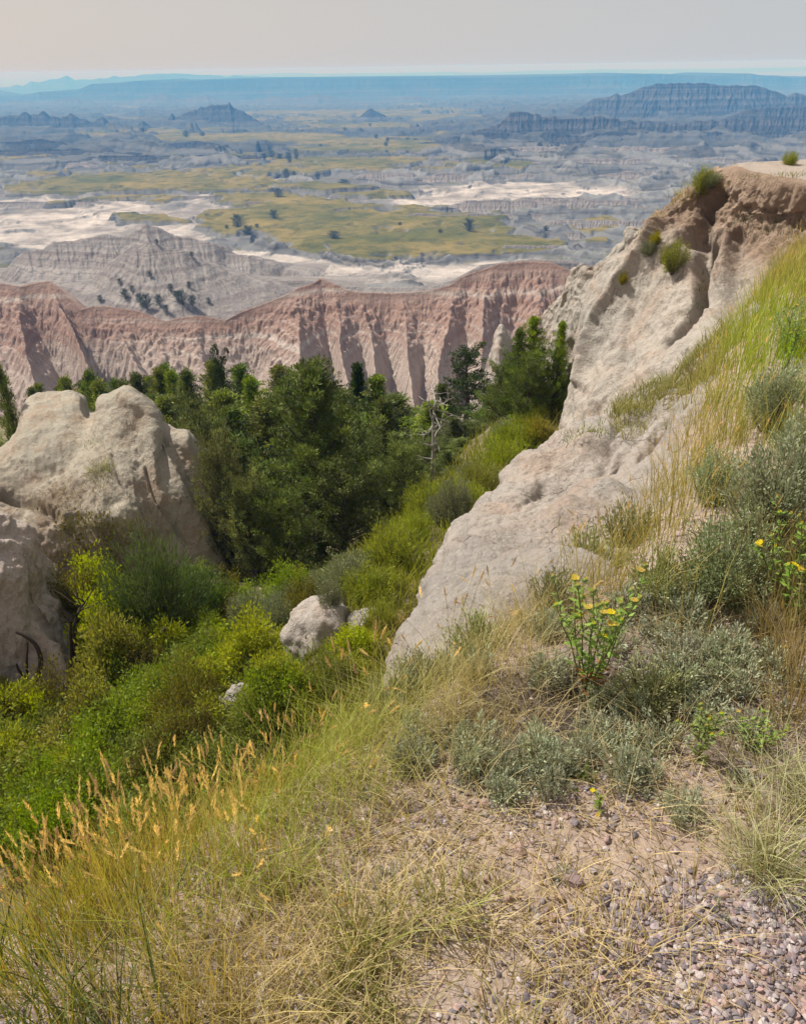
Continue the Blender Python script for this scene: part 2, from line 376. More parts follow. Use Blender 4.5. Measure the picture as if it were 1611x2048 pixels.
def disp_c(G, px, py):
    x, y, z = G[..., 0], G[..., 1], G[..., 2]
    low = sstep(-.5, -1.6, z)
    face = sstep(.02, -.35, z)
    rill = ridged(x * .9 + .5 * fbm(x * .5, y * .5, z * .3, 3, 8), z * .10, 0, 5, 81) - .62
    d = face * (.22 * fbm(x * .45, y * .45, z * .32, 4, 80) + .12 * rill * (.4 + .6 * low) + .12 * (ridged(x * 3.1 + .4 * fbm(x, y, z, 2, 9), z * .35, 0, 4, 86) - .6) * (.5 + .5 * low) + .10 * (1 - low) * (ridged(x * 2.2, z * 2.5, y, 4, 87) - .6) + .05 * fbm(x * 2.2, y * 2.2, z * 1.2, 5, 83, .6)
                + (.02 + .06 * (1 - low)) * fbm(x * 6, y * 6, z * 5, 4, 84))
    d = d + groove(px, py, [(1432, 395), (1398, 455), (1385, 478)], 15, .42) * face
    d = d + groove(px, py, [(1428, 500), (1408, 560), (1402, 620), (1380, 665), (1345, 690)], 9, .55)
    d = d + groove(px, py, [(1408, 470), (1402, 540)], 13, .45) + groove(px, py, [(1255, 620), (1245, 720), (1236, 820)], 6, .08)
    d = d + groove(px, py, [(1318, 455), (1282, 520), (1225, 580), (1185, 640), (1150, 760)], 10, -.22) + groove(px, py, [(1478, 480), (1455, 640)], 14, .3)
    d = d + groove(px, py, [(1350, 640), (1325, 760)], 7, .06)
    return d
def recess_shade_c(G, px, py, N):  # shade of the cave and cleft, painted dark along their carved lines
    return np.clip(-groove(px, py, [(1432, 395), (1398, 455)], 30, .7) - groove(px, py, [(1408, 560), (1402, 620)], 10, .8), 0, 1) * .6
_, CLIFF = patch(rows, 320, 420, disp_c, 'cliff', 'brown topped clay cliff of the promontory dropping to the gully', M_cliff, {'stain': recess_shade_c})

# fins of clay behind the cliff
fr = [(1330, 440, 18.0), (1262, 468, 18.4), (1226, 498, 18.6), (1185, 535, 19.0), (1158, 540, 19.3), (1132, 568, 19.5), (1112, 600, 19.6), (1098, 618, 19.8), (1088, 645, 20.0), (1090, 700, 20.2), (1098, 770, 20.3)]
r0 = [P(*p) for p in fr]
r1 = [P(a - 4, b + 50, c - .25) for a, b, c in fr]; r2 = [P(a - 6, b + 130, c - .9) for a, b, c in fr]; r3 = [P(a - 8, b + 260, c - 1.3) for a, b, c in fr]
def disp_f(G, px, py):
    x, y, z = G[..., 0], G[..., 1], G[..., 2]
    return .38 * (ridged(x * .95 + .3 * fbm(x, y, z, 2, 3), z * .07, 0, 4, 91) - .6) + .12 * fbm(x * 1.6, y * 1.6, z * .5, 4, 92) + .05 * fbm(x * 5, y * 5, z * 3, 3, 93)
patch([off(r0, .3, 2.5, -4), off(r0, .05, .5, -.35), r0, r1, r2, r3], 150, 260, disp_f, 'clay_fins', 'narrow clay fins beyond the promontory cliff', M_cliff, {'stain': Z0})
# pale spire among the junipers
sp = [(940, 800, 31), (965, 745, 31), (985, 705, 31), (998, 655, 31), (1010, 660, 31), (1022, 690, 31), (1040, 700, 31), (1062, 740, 31), (1085, 800, 31)]
r0 = [P(*p) for p in sp]
patch([off(r0, .2, 2.5, -4.5), off(r0, .05, .4, -.6), r0, [P(a - 3, b + 30 + (c - 31), c - .4) for a, b, c in sp], [P(a - 16, b * .5 + 430, c - 1.6) for a, b, c in sp], [P(a - 22, b * .2 + 740, c - 2.6) for a, b, c in sp]],
      110, 150, lambda G, px, py: .35 * (ridged(G[..., 0] * .8, G[..., 2] * .12, 0, 4, 95) - .6) + .12 * fbm(G[..., 0] * 2, G[..., 1] * 2, G[..., 2], 4, 96), 'clay_spire', 'pale grey clay spire rising among the junipers', M_clay, {'stain': Z0})

# ------------------------------------------------------------------ clay mound on the left and the bank in front of it
mc = [(-150, 970, 15), (10, 895, 17), (58, 802, 18), (115, 788, 18.5), (158, 795, 18.2), (176, 822, 17.2), (208, 803, 16.6), (246, 796, 16.3), (288, 818, 16), (308, 856, 15.8), (362, 876, 15.6), (412, 918, 15.6), (432, 990, 15.4), (446, 1120, 14.8)]
m1 = [(-150, 985, 14.3), (5, 920, 15.9), (55, 850, 16.5), (112, 832, 16.8), (155, 838, 16.6), (185, 848, 16.2), (215, 835, 15.8), (254, 832, 15.6), (297, 855, 15.4), (318, 895, 15.3), (366, 915, 15.2), (406, 955, 15.2), (428, 1020, 15.1), (442, 1130, 14.6)]
m2 = [(-150, 1000, 13.6), (0, 970, 14.5), (46, 950, 14.8), (100, 935, 14.9), (145, 930, 14.9), (190, 925, 14.8), (222, 920, 14.7), (264, 925, 14.6), (310, 945, 14.5), (336, 975, 14.5), (372, 1000, 14.6), (402, 1030, 14.7), (425, 1070, 14.7), (440, 1145, 14.4)]
m3 = [(-150, 1090, 12.8), (0, 1065, 13.3), (40, 1050, 13.4), (92, 1040, 13.4), (132, 1035, 13.5), (180, 1025, 13.6), (222, 1020, 13.7), (272, 1025, 13.8), (322, 1045, 13.9), (350, 1065, 14), (382, 1085, 14.1), (406, 1100, 14.2), (425, 1122, 14.3), (440, 1165, 14.1)]
m4 = [(a, 1195 + .05 * max(a, 0), 12.2 + max(a, 0) * .003) for a, _, _ in mc]
rw = rows_px(mc, m1, m2, m3, m4)
rw = [off(rw[0], -.6, 4.5, -6), off(rw[0], -.15, 1.2, -.9)] + rw
def disp_m(G, px, py):
    x, y, z = G[..., 0], G[..., 1], G[..., 2]
    d = .12 * fbm(x * .5, y * .5, z * .5, 3, 100) + .12 * (ridged((x * .9 - z * .45) * .8, (x + z) * .12, 0, 4, 102) - .6) * sstep(200, 330, px) + .035 * fbm(x * 2.6, y * 2.6, z * 2.6, 5, 103, .6) + .012 * fbm(x * 9, y * 9, z * 9, 3, 104)
    d = d + groove(px, py, [(222, 910), (240, 965), (268, 1000), (300, 1050)], 3.2, .07) + groove(px, py, [(288, 930), (312, 985), (345, 1030), (375, 1090)], 3.2, .08)
    d = d + rib(px, py, [(250, 800), (292, 832), (320, 895), (352, 962), (396, 1052), (436, 1140)], 11, .22) + groove(px, py, [(262, 870), (300, 970), (345, 1070)], 34, .16)
    d = d + groove(px, py, [(178, 820), (160, 870), (110, 925), (40, 960)], 20, .2) + rib(px, py, [(212, 806), (196, 860), (190, 930), (210, 1000)], 13, .08) + rib(px, py, [(366, 880), (396, 960), (428, 1060)], 8, .16)
    d = d + .09 * (ridged((x + z * .35) * 1.9, z * .25, y * .5, 5, 107) - .6) * sstep(840, 900, py)
    rough = sstep(230, 130, px) * sstep(880, 930, py)
    d = d + rough * .075 * fbm(x * 1.8, y * 1.8, z * 3, 5, 105, .65) + groove(px, py, [(0, 985), (60, 1000), (110, 1030)], 12, .3) + groove(px, py, [(195, 950), (225, 1000)], 18, .22)
    return d
def stain_m(G, px, py, N):
    x, y, z = G[..., 0], G[..., 1], G[..., 2]
    return np.clip(sstep(270, 120, px) * sstep(870, 1000, py) * (.55 + .6 * fbm(x * 1.3, y * 1.3, z * 1.3, 4, 106)), 0, .75)
_, MOUND = patch(rw, 260, 300, disp_m, 'clay_mound', 'weathered pale clay mound with two humps beside the junipers', M_mound, {'stain': stain_m})
bc = [(-260, 1010, 9.4), (-120, 1040, 9.8), (-40, 1062, 10.1), (0, 1078, 10.2), (36, 1090, 10.3), (62, 1140, 10.3), (82, 1200, 10.3), (110, 1250, 10.2), (132, 1320, 10), (150, 1400, 9.7)]
rw = rows_px(bc, [(a - 6, b + 25 , c - .2) for a, b, c in bc], [(a - 14, b * .6 + 520, c - .55) for a, b, c in bc], [(a - 20, b * .3 + 990, c - 1.0) for a, b, c in bc], [(a - 24, 1490, c - 1.5) for a, b, c in bc])
rw = [off(rw[0], -1.2, 3.5, -5), off(rw[0], -.2, .9, -.5)] + rw
def disp_b(G, px, py):
    x, y, z = G[..., 0], G[..., 1], G[..., 2]
    return .16 * fbm(x, y, z, 4, 110) + .15 * (ridged(x * 1.3, z * .2, 0, 4, 111) - .6) + .035 * fbm(x * 4, y * 4, z * 3, 4, 112, .6) + .015 * fbm(x * 12, y * 12, z * 9, 3, 113)
_, BANK = patch(rw, 170, 190, disp_b, 'clay_bank', 'pinkish clay bank at the left edge above the shrubs', M_bank, {'stain': Z0})

# ------------------------------------------------------------------ lofted badland ridges
def erode(Z, dx, dy, drops, steps=46, seed=0, ke=.16, kd=.06, capf=2.0, guard=10, lim=1.0):
    """rain drops run down the height field, cutting branching rills and dropping silt at the foot"""
    q = np.random.default_rng(seed); Rr_, Cc = Z.shape; Z = Z.copy().ravel(); Z0 = Z.copy(); L = max(dx, dy); nbat = max(1, drops // 16000)
    soft = np.repeat(np.minimum(1, np.arange(Rr_) / guard), Cc)
    for _ in range(nbat):
        n = drops // nbat; r = q.random(n) * (Rr_ - 2); c = q.random(n) * (Cc - 2); vr = np.zeros(n); vc = np.zeros(n); sp = np.ones(n); wa = np.ones(n); sd = np.zeros(n)
        for _s in range(steps):
            ri = r.astype(int); ci = c.astype(int); fr = r - ri; fc = c - ci; k = ri * Cc + ci
            a, b, d, e = Z[k], Z[k + 1], Z[k + Cc], Z[k + Cc + 1]
            gr = ((d - a) * (1 - fc) + (e - b) * fc) / dy; gc = ((b - a) * (1 - fr) + (e - d) * fr) / dx
            vr = vr * .25 - gr * .75; vc = vc * .25 - gc * .75; m = np.hypot(vr, vc) + 1e-9; vr /= m; vc /= m
            w4 = ((1 - fr) * (1 - fc), (1 - fr) * fc, fr * (1 - fc), fr * fc)
            h0 = a * w4[0] + b * w4[1] + d * w4[2] + e * w4[3]
            r2 = r + vr * L / dy; c2 = c + vc * L / dx; ok = (r2 > 0) & (r2 < Rr_ - 2) & (c2 > 0) & (c2 < Cc - 2)
            r2 = np.where(ok, r2, r); c2 = np.where(ok, c2, c); ri2 = r2.astype(int); ci2 = c2.astype(int); f2, g2 = r2 - ri2, c2 - ci2; k2 = ri2 * Cc + ci2
            h1 = (Z[k2] * (1 - g2) + Z[k2 + 1] * g2) * (1 - f2) + (Z[k2 + Cc] * (1 - g2) + Z[k2 + Cc + 1] * g2) * f2
            dh = h1 - h0; cap_ = np.maximum(-dh, .01 * L) * sp * wa * capf
            dep = np.where(dh > 0, np.minimum(dh, sd), np.where(sd > cap_, (sd - cap_) * kd, 0)); ero = np.where((dh <= 0) & (sd <= cap_), np.minimum((cap_ - sd) * ke, -dh * .5), 0) * soft[k]
            amt = (dep - ero) * ok; sd = sd - dep + ero
            for kk, w in zip((k, k + 1, k + Cc, k + Cc + 1), w4): Z += np.bincount(kk, amt * w, Rr_ * Cc)[:Rr_ * Cc]
            Z = np.clip(Z, Z0 - lim, Z0 + .3 * lim)
            sp = np.sqrt(np.maximum(.05, np.minimum(9, sp * sp - dh * 2 / L))); wa = wa * .985 * ok; r, c = r2, c2
    return Z.reshape(Rr_, Cc)
def ridge(name, label, crest, Yc, Yb, zb, nu, nv, mat, spur=6.0, wl=30.0, fine=1.0, steep=1.0, rough=.6, seed=0, back=1.0, cap=None, spurs=None, pale=None, knob=0.0, terr=.0, rain=1.0, cut=.10):
    """crest (photo survey points) at distance Yc; foot at distance Yb and height zb; spurs protrude down the face and rain cuts the rills"""
    crest = np.array(crest, float)
    pxs = np.linspace(crest[0, 0], crest[-1, 0], nu)
    pys = np.interp(pxs, crest[:, 0], crest[:, 1])
    yc = Yc(pxs, pys) if callable(Yc) else np.full(nu, float(Yc))
    top = P(pxs, pys, yc)
    top[:, 2] += knob * (ridged(top[:, 0] / (wl * .35), top[:, 1] / wl, 0, 4, seed + 5) - .55)
    W = (yc - Yb)[None, :]; v = np.linspace(0, 1.22, nv)[:, None]
    Xf = top[None, :, 0] * (1 - v * (yc - Yb)[None, :] / yc[None, :]); Yf = yc[None, :] - v * W
    if spurs is not None:
        sp_ = np.array(spurs, float); pos = sp_[:, 0][None, :] * (1 - v) + sp_[:, 1][None, :] * v
        S = np.stack([np.interp(pxs + 9 * fbm(pxs / 50, v[i, 0] * 2, 0, 3, seed + 9), pos[i], sp_[:, 2]) for i in range(nv)])
    else:
        S = ridged(Xf / wl + .35 * fbm(Xf / wl, v * 1.2 + Yf * 0, 0, 3, seed), v * .35, seed * 1.7, 2, seed + 1) * 1.3 - .5
    f1 = ridged(Xf / (wl * .36) + .3 * fbm(Xf / (wl * .3), v * 2.5, 0, 2, seed + 2), v * .8, 0, 3, seed + 3) - .55
    delta = spur * (S * np.minimum(1, v * 2.6) ** .8 * (.10 + .90 * v) + rough * .22 * f1 * np.minimum(1, v * 6))
    vv = np.clip(v - delta / W, 0, 1.4)
    if cap is None: prof = 1 - np.minimum(vv, 1) ** steep
    else: prof = np.interp(vv, [0, cap[0], cap[0] + (1 - cap[0]) * .4, 1], [1, 1 - cap[1], (1 - cap[1]) * .42, 0])
    H = top[None, :, 2] - zb
    Zf = zb + H * prof + np.abs(H).mean() * .03 * fbm(Xf / (wl * .12), Yf / (wl * .12), 0, 4, seed + 8) * np.minimum(1, v * 8)
    hard = 1 + .5 * fbm(Zf / (H.mean() * .10), 0 * Zf, 0, 3, seed + 6)                       # harder and softer beds stand in small steps
    Zf = Zf + H.mean() * .022 * hard * np.minimum(1, v * 8)
    dx = abs(top[-1, 0] - top[0, 0]) / (nu - 1); dy = float(W.mean()) * 1.22 / (nv - 1)
    Zf = erode(Zf, dx, dy, int(nu * nv * .9 * rain), min(90, int(nv * .6) + 12), seed, guard=max(3, nv * .05), lim=cut * float(np.abs(H).mean()))
    nb = 7; vb = np.linspace(0, 1, nb)[1:][::-1][:, None]
    Yk = yc[None, :] + (yc - Yb)[None, :] * back * vb; Xk = top[None, :, 0] + 0 * Yk
    Zk = zb + (top[None, :, 2] - zb) * (1 - vb ** 1.2)
    if cap is not None: Zk = np.where(vb < .75, top[None, :, 2], zb) + 0 * Yk
    G = np.stack([np.concatenate([Xk, Xf]), np.concatenate([Yk, Yf]), np.concatenate([Zk, Zf])], -1)
    at = {'pale': np.zeros(G.shape[:2])}
    if pale is not None:
        pv = pale(pxs[None, :] + 0 * v, v + 0 * pxs[None, :], Zf); at['pale'] = np.concatenate([np.zeros((nb - 1, nu)) + .25, pv])
    me = mesh(name, G.reshape(-1, 3), grid_faces(*G.shape[:2]), attrs=at, mats=[mat])
    return structure(name, label, me), G

M_red = strata_material('red_beds', [(.34, (.30, .175, .135)), (.42, (.365, .245, .20)), (.47, (.295, .17, .13)), (.54, (.385, .275, .23)), (.62, (.31, .185, .145)), (.70, (.365, .245, .20))], 2.6, 2.0, (.36, .26, .215), pale_top=(.46, .39, .345))
M_grey = strata_material('grey_beds', [(.34, (.19, .165, .153)), (.41, (.33, .30, .28)), (.46, (.21, .18, .168)), (.54, (.38, .35, .33)), (.60, (.20, .182, .17)), (.70, (.32, .255, .22))], 3.0, 5.0, (.27, .247, .232), freq=.6)
M_far = strata_material('far_beds', [(.30, (.055, .055, .055)), (.42, (.135, .13, .13)), (.50, (.055, .05, .05)), (.60, (.165, .16, .16)), (.72, (.085, .076, .074))], 9.0, 14.0, (.085, .08, .08), freq=.06)
M_mesa = strata_material('mesa_beds', [(.30, (.02, .025, .02)), (.45, (.14, .13, .115)), (.55, (.03, .035, .025)), (.68, (.28, .25, .23))], 22.0, 10.0, (.022, .028, .02), freq=.12)

red_crest = [(-420, 585), (-250, 560), (-120, 585), (-30, 572), (0, 566), (40, 572), (75, 564), (98, 562), (128, 584), (160, 618), (185, 612), (215, 612), (280, 622), (330, 642), (365, 634), (400, 631), (450, 640), (485, 622), (530, 606), (570, 590),
             (600, 574), (625, 566), (641, 556), (665, 566), (690, 577), (720, 584), (790, 586), (860, 580), (900, 570), (925, 552), (950, 543), (1000, 527), (1050, 522), (1100, 524), (1140, 540), (1200, 555), (1320, 540), (1450, 560), (1650, 550)]
red_spurs = [(-420, -500, 0), (-330, -360, 1.2), (-250, -240, -.2), (-120, -150, 1.1), (-30, -30, .1), (30, 20, .9), (48, 105, -.9), (98, 175, 1.15), (140, 258, -1.2), (215, 300, .45), (255, 318, -.15), (300, 350, .35), (340, 395, .0), (372, 425, .6), (415, 458, -.7),
             (485, 492, -.9), (560, 505, .55), (590, 590, 1.1), (640, 662, -.8), (665, 695, .8), (700, 742, -.7), (722, 765, .5), (755, 800, -.9), (800, 830, .7), (845, 850, -.2), (910, 868, 1.0), (940, 920, -.3), (980, 965, .9), (1030, 1030, -.8), (1080, 1090, .7), (1150, 1160, -.6), (1250, 1260, .8), (1400, 1400, -.4), (1650, 1650, .4)]
def red_pale(px, v, z):
    # thin pale beds, one under the peaks, and paler lower slopes
    zz = z + .12 * fbm(px / 40, v * 6, 0, 3, 76)
    bed = np.exp(-((zz - (-31.6 + .5 * np.sin(px / 90))) / .30) ** 2) * .8
    low = sstep(-35.0, -40.5, zz + 1.3 * fbm(px / 70, v * 3, 0, 4, 77)) * .78
    thin = sstep(.22, .42, fbm(zz * 1.9, px / 900, 0, 3, 78)) * .85 * sstep(-33, -36, zz)
    return np.clip(np.maximum(bed, low) + thin, 0, 1)
_, RED = ridge('red_ridge', 'red and pink banded clay ridge with gullied face behind the junipers', red_crest, lambda a, b: 131 + (640 - b) * .085, 110.0, -48.5, 1200, 240, M_red,
      spur=12.5, wl=10, rough=.14, steep=.80, seed=21, back=1.0, rain=.10, cut=.04, spurs=red_spurs, pale=red_pale)

g1 = [(-500, 540), (-300, 520), (-150, 545), (-60, 560), (0, 556), (18, 532), (35, 516), (52, 503), (64, 506), (80, 499), (108, 481), (140, 486), (165, 478), (200, 472), (240, 474), (272, 464), (291, 453), (315, 460), (345, 471), (372, 470), (398, 478), (425, 488), (450, 505), (480, 512), (520, 522), (560, 545), (640, 560)]
_, GREY1 = ridge('grey_ridge', 'grey banded clay ridge with spiky crest behind the red ridge', g1, 262, 212, -63, 700, 120, M_grey, spur=16, wl=34, rough=.7, steep=.75, seed=45, back=1.0, knob=2.2, rain=.35, cut=.07)
g2 = [(-400, 600), (-200, 585), (-60, 590), (40, 590), (120, 575), (180, 560), (215, 530), (262, 492), (300, 486), (335, 492), (365, 503), (395, 522), (420, 532), (455, 548), (500, 562), (560, 578), (640, 600), (720, 610)]
_, GREY2 = ridge('grey_spur', 'grey clay spur with dark brush in its gullies behind the red ridge', g2, 214, 160, -57, 700, 130, M_grey, spur=17, wl=26, rough=.75, steep=.8, seed=43, back=.9, knob=1.2, rain=.35, cut=.07)
g3 = [(440, 575), (470, 566), (520, 563), (600, 561), (660, 566), (720, 574), (800, 575), (860, 572), (905, 560), (960, 530), (1060, 518), (1130, 520), (1260, 540)]
ridge('grey_scarp', 'low grey clay scarp bordering the white flats', g3, 226, 208, -56, 420, 50, M_grey, spur=5, wl=12, rough=.8, steep=.6, seed=47, back=.8)

# ------------------------------------------------------------------ basin
def zb_(y): return -70 - 45 * np.clip((np.asarray(y, float) - 600) / 2900, 0, 3)
q = np.linspace(150 ** -.5, 4600 ** -.5, 760)
yy = q ** -2.0
b = np.linspace(-1, 1, 1080)
X = b[None, :] * (yy * .60 + 20)[:, None]; Y = np.repeat(yy[:, None], len(b), 1)
B0 = zb_(Y)
wx = X + 22 * fbm(X / 70, Y / 90, 0, 4, 121) * np.clip(Y / 450, .6, 3); wy = Y + 30 * fbm(X / 80, Y / 80, 5, 4, 122) * np.clip(Y / 450, .6, 4)
px, py = proj(np.stack([wx, wy, B0], -1))
def blobs(lst):
    m = np.full(X.shape, -9.0)
    for cx, cy, rx, ry in lst: m = np.maximum(m, 1 - np.hypot((px - cx) / rx, (py - cy) / ry))
    return m
meadows = [(300, 372, 270, 25), (120, 386, 110, 13), (420, 385, 130, 14), (760, 472, 320, 44), (560, 445, 150, 26), (950, 492, 190, 26), (700, 425, 100, 12), (560, 412, 170, 9), (640, 378, 120, 10), (740, 395, 90, 6), (700, 332, 150, 9), (810, 300, 130, 13), (660, 308, 170, 6),
           (1085, 312, 110, 6), (1000, 333, 150, 4), (250, 271, 130, 4), (700, 256, 160, 4), (560, 243, 200, 4), (640, 232, 180, 3), (960, 188, 120, 3), (850, 225, 160, 3), (1215, 472, 70, 12), (840, 422, 60, 5), (50, 326, 60, 4), (470, 322, 110, 5), (900, 345, 120, 4), (590, 348, 110, 6), (230, 415, 150, 6), (330, 436, 70, 5), (480, 350, 60, 6)]
md = blobs(meadows)
md = md + .26 * fbm(X / 55, Y / 60, 0, 5, 131) * np.clip(Y / 500, .8, 1.6) + .30 * fbm(X / 19, Y / 24, 0, 4, 135) - .06
stripes = fbm(X / 260, Y / 330, 0, 4, 133) - .05
far_m = sstep(700, 1100, Y) * sstep(1000, 800, px) * sstep(100, 350, px) * stripes * .9 - .1
md = np.maximum(md, np.where(Y > 700, far_m, -1))
meadow = sstep(.0, .09, md)
# badland relief
rightw = sstep(780, 980, px) * sstep(470, 330, py) * sstep(500, 800, Y)
leftw = sstep(560, 380, px) * sstep(352, 330, py)
amp = 6.0 + 13 * rightw + 11 * leftw + 3.0 * sstep(500, 1200, Y)
wl = 46 + 80 * rightw + 60 * leftw
kx, ky = X + 9 * fbm(X / 30, Y / 30, 0, 3, 141), Y + 9 * fbm(X / 30, Y / 30, 7, 3, 142)
k1 = ridged(kx / 60, ky / 75, 0, 6, 143); k2 = ridged(kx / 150, ky / 190, 0, 6, 144)
kn = np.where(rightw + leftw > .5, k2 * .75 + k1 * .25, k1)
thr = .50 - .10 * (rightw + leftw)
hill_ = np.maximum(0, kn - thr) / (1 - thr)
whites = blobs([(130, 470, 300, 52), (260, 440, 160, 22), (710, 556, 290, 30), (560, 530, 150, 16), (1030, 388, 210, 16), (740, 398, 110, 7), (930, 410, 160, 16), (1000, 545, 120, 20), (200, 415, 240, 14), (500, 372, 90, 7), (900, 318, 90, 4), (560, 350, 60, 4)])
white = sstep(-.22, .2, whites + .3 * fbm(X / 40, Y / 50, 0, 4, 151))
hill_ = hill_ * (1 - .6 * white)
rel = amp * hill_ * (1 - meadow) * sstep(0, -.12, md)
tier = np.floor(rel / 2.2) * 2.2; rel = rel * .86 + .14 * (tier + 2.2 * sstep(.4, 1, (rel - tier) / 2.2))
table = 3.2 * sstep(-.10, .10, md) * np.clip(Y / 500, .8, 1.5)
Zb = B0 + rel + table + (1.3 * fbm(X / 45, Y / 45, 0, 4, 153) - 1.6 * sstep(.35, .6, fbm(X / 26, Y / 40, 0, 3, 155))) * meadow + .35 * fbm(X / 12, Y / 12, 0, 4, 154)
Zb = Zb - 14 * sstep(4000, 4600, Y)
t = NT('basin_floor')
nrm_z = t.sep(t.n('NewGeometry').outputs['Normal'], 2)
z = t.sep(t.pos(), 2)
v1 = t.n('CombineXYZ', {2: t.math('MULTIPLY', t.math('ADD', z, t.math('MULTIPLY', t.noise(.006, 3), 22)), .16)}).outputs[0]
bed = t.ramp(t.n('TexNoise', {'Vector': v1, 'Scale': 1.0, 'Detail': 4}).outputs['Fac'], [(.3, (.055, .048, .046)), (.43, (.135, .118, .112)), (.5, (.06, .05, .047)), (.62, (.17, .15, .142))])
bed = t.mix(t.math('MULTIPLY', t.ramp(t.noise(.02, 4), [(.4, 0), (.6, 1)]), .4), bed, (.15, .137, .13))
flat = t.mix(t.ramp(t.noise(.05, 6, rough=.7), [(.40, 0), (.66, 1)]), (.22, .20, .185), (.56, .51, .47))
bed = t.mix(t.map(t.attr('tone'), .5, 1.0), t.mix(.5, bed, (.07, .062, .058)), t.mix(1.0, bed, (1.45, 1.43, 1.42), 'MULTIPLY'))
fl = t.math('MULTIPLY', t.map(nrm_z, .93, .99), t.attr('white'))
bed = t.mix(1.0, bed, (.87, 1.0, 1.05), 'MULTIPLY')
c = t.mix(fl, bed, flat)
sc_ = t.math('MULTIPLY', t.ramp(t.noise(.09, 6, rough=.7), [(.52, 0), (.6, 1)]), t.math('MULTIPLY', t.math('SUBTRACT', 1.0, t.attr('white')), t.map(nrm_z, .96, .99)))
c = t.mix(t.math('MULTIPLY', sc_, .75), c, (.12, .115, .05))
gr = t.mix(t.ramp(t.noise(.02, 6, rough=.66), [(.38, 0), (.6, 1)]), (.105, .105, .028), (.23, .18, .06))
gr = t.mix(t.math('MULTIPLY', t.ramp(t.noise(.11, 5, rough=.7), [(.46, 0), (.62, 1)]), .75), gr, (.06, .07, .025))
me_ = t.math('MULTIPLY', t.attr('meadow'), t.map(nrm_z, .80, .93))
c = t.mix(me_, c, gr)
M_basin = t.surf(c, .95, t.bump(t.noise(.3, 6, rough=.7), .6, 1.5), .05)
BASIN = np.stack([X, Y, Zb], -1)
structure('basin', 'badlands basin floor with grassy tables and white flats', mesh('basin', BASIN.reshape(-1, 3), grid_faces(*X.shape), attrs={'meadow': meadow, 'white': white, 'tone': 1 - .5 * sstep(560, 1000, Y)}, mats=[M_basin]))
def basin_pt(px_, py_):
    """point on the basin floor seen at a photo pixel"""
    Y_ = 450.0
    for _ in range(12):
        d = ray(px_, py_); Y_ = float((zb_(Y_) - EYE) * d[1] / d[2])
    p = P(px_, py_, Y_)
    i = np.argmin(np.abs(yy - p[1])); j = np.argmin(np.abs(X[i] - p[0]))
    return np.array([p[0], p[1], Zb[i, j]])

# ------------------------------------------------------------------ tiers of low ridges across the basin
TIERS = [(820, 1720, 268, 26, 9, 60), (900, 1720, 296, 26, 8, 55), (1010, 1720, 318, 22, 7, 50), (1150, 1720, 344, 20, 6, 45), (820, 1180, 348, 16, 5, 36), (700, 850, 346, 20, 3, 26), (980, 1400, 396, 20, 4, 26), (860, 1330, 402, 26, 5, 24), (760, 1180, 428, 18, 4, 20), (1060, 1330, 440, 26, 4, 18),
         (-160, 330, 300, 24, 8, 40), (120, 600, 312, 22, 7, 36), (-160, 240, 326, 20, 5, 32), (330, 600, 336, 14, 4, 28), (-120, 270, 404, 14, 2, 18), (280, 560, 392, 13, 2, 16), (420, 700, 376, 14, 3, 18), (-100, 120, 380, 16, 2, 18), (560, 760, 398, 12, 2, 14), (460, 640, 404, 12, 2, 14), (790, 960, 478, 14, 2, 9), (1060, 1180, 466, 16, 3, 10), (330, 480, 492, 22, 3, 9), (620, 720, 556, 12, 2, 7), (490, 560, 520, 16, 3, 7), (880, 1010, 508, 16, 3, 8), (980, 1160, 492, 22, 4, 9)]
for k, (xa, xb_, py0, hp, jit, wl_) in enumerate(TIERS):
    n_ = 60; xs = np.linspace(xa, xb_, n_); tt = np.linspace(0, 1, n_)
    taper = np.minimum(1, np.minimum(tt, 1 - tt) * 6) ** .7
    ys = py0 + hp * (1 - taper) - jit * 1.6 * (ridged(xs / 70.0, k * 3.3, 0, 4, 300 + k) - .55) * taper
    Yt = basin_pt(.5 * (xa + xb_), py0 + hp)[1]
    dd = 1.55 * hp * Yt / F * 1.2; wl_ = dd * 1.1
    ridge('badland_tier', 'low rilled badland tier on the basin floor', np.c_[xs, ys], Yt + dd, Yt, float(zb_(Yt)) - 1.5, int(160 + (xb_ - xa) * .35), 36, M_far if Yt > 750 else M_grey, spur=dd * .34, wl=wl_, rough=.9, steep=.75, seed=320 + 7 * k, knob=.05 * dd, rain=.7)

# ------------------------------------------------------------------ buttes, mesas and the far plain
def butte(name, label, crest, foot_px, foot_py, foot, mat=M_far, **k):
    """the foot is where the survey ray meets the basin floor; the crest stands a slope length behind it"""
    a = dict(spur=24, wl=70, rough=.8, steep=.8, knob=6); a.update(k)
    Yb = basin_pt(foot_px, foot_py)[1]; a.pop('depth', 0); c = np.array(crest); hpx = max(12, foot_py - np.percentile(c[:, 1], 20))
    dep = a.pop('lean', 1.35) * hpx * Yb / F * 1.2; a['spur'] = dep * .30; a['wl'] = dep * .9; a['knob'] = min(a['knob'], dep * .09)
    return ridge(name, label, crest, Yb + dep, Yb, float(zb_(Yb)) - foot * .4, a.pop('nu', 420), a.pop('nv', 60), mat, **a)
butte('jagged_ridge', 'jagged clay ridge at the left of the basin', [(-300, 262), (-200, 240), (-90, 250), (-40, 238), (-10, 240), (10, 232), (40, 230), (52, 222), (62, 232), (75, 228), (88, 221), (102, 232), (120, 237), (140, 227), (160, 238), (185, 243), (205, 232), (215, 244), (235, 252), (262, 258), (285, 242), (300, 255), (330, 266)], 60, 270, 4, seed=201, knob=9, nu=520, wl=60)
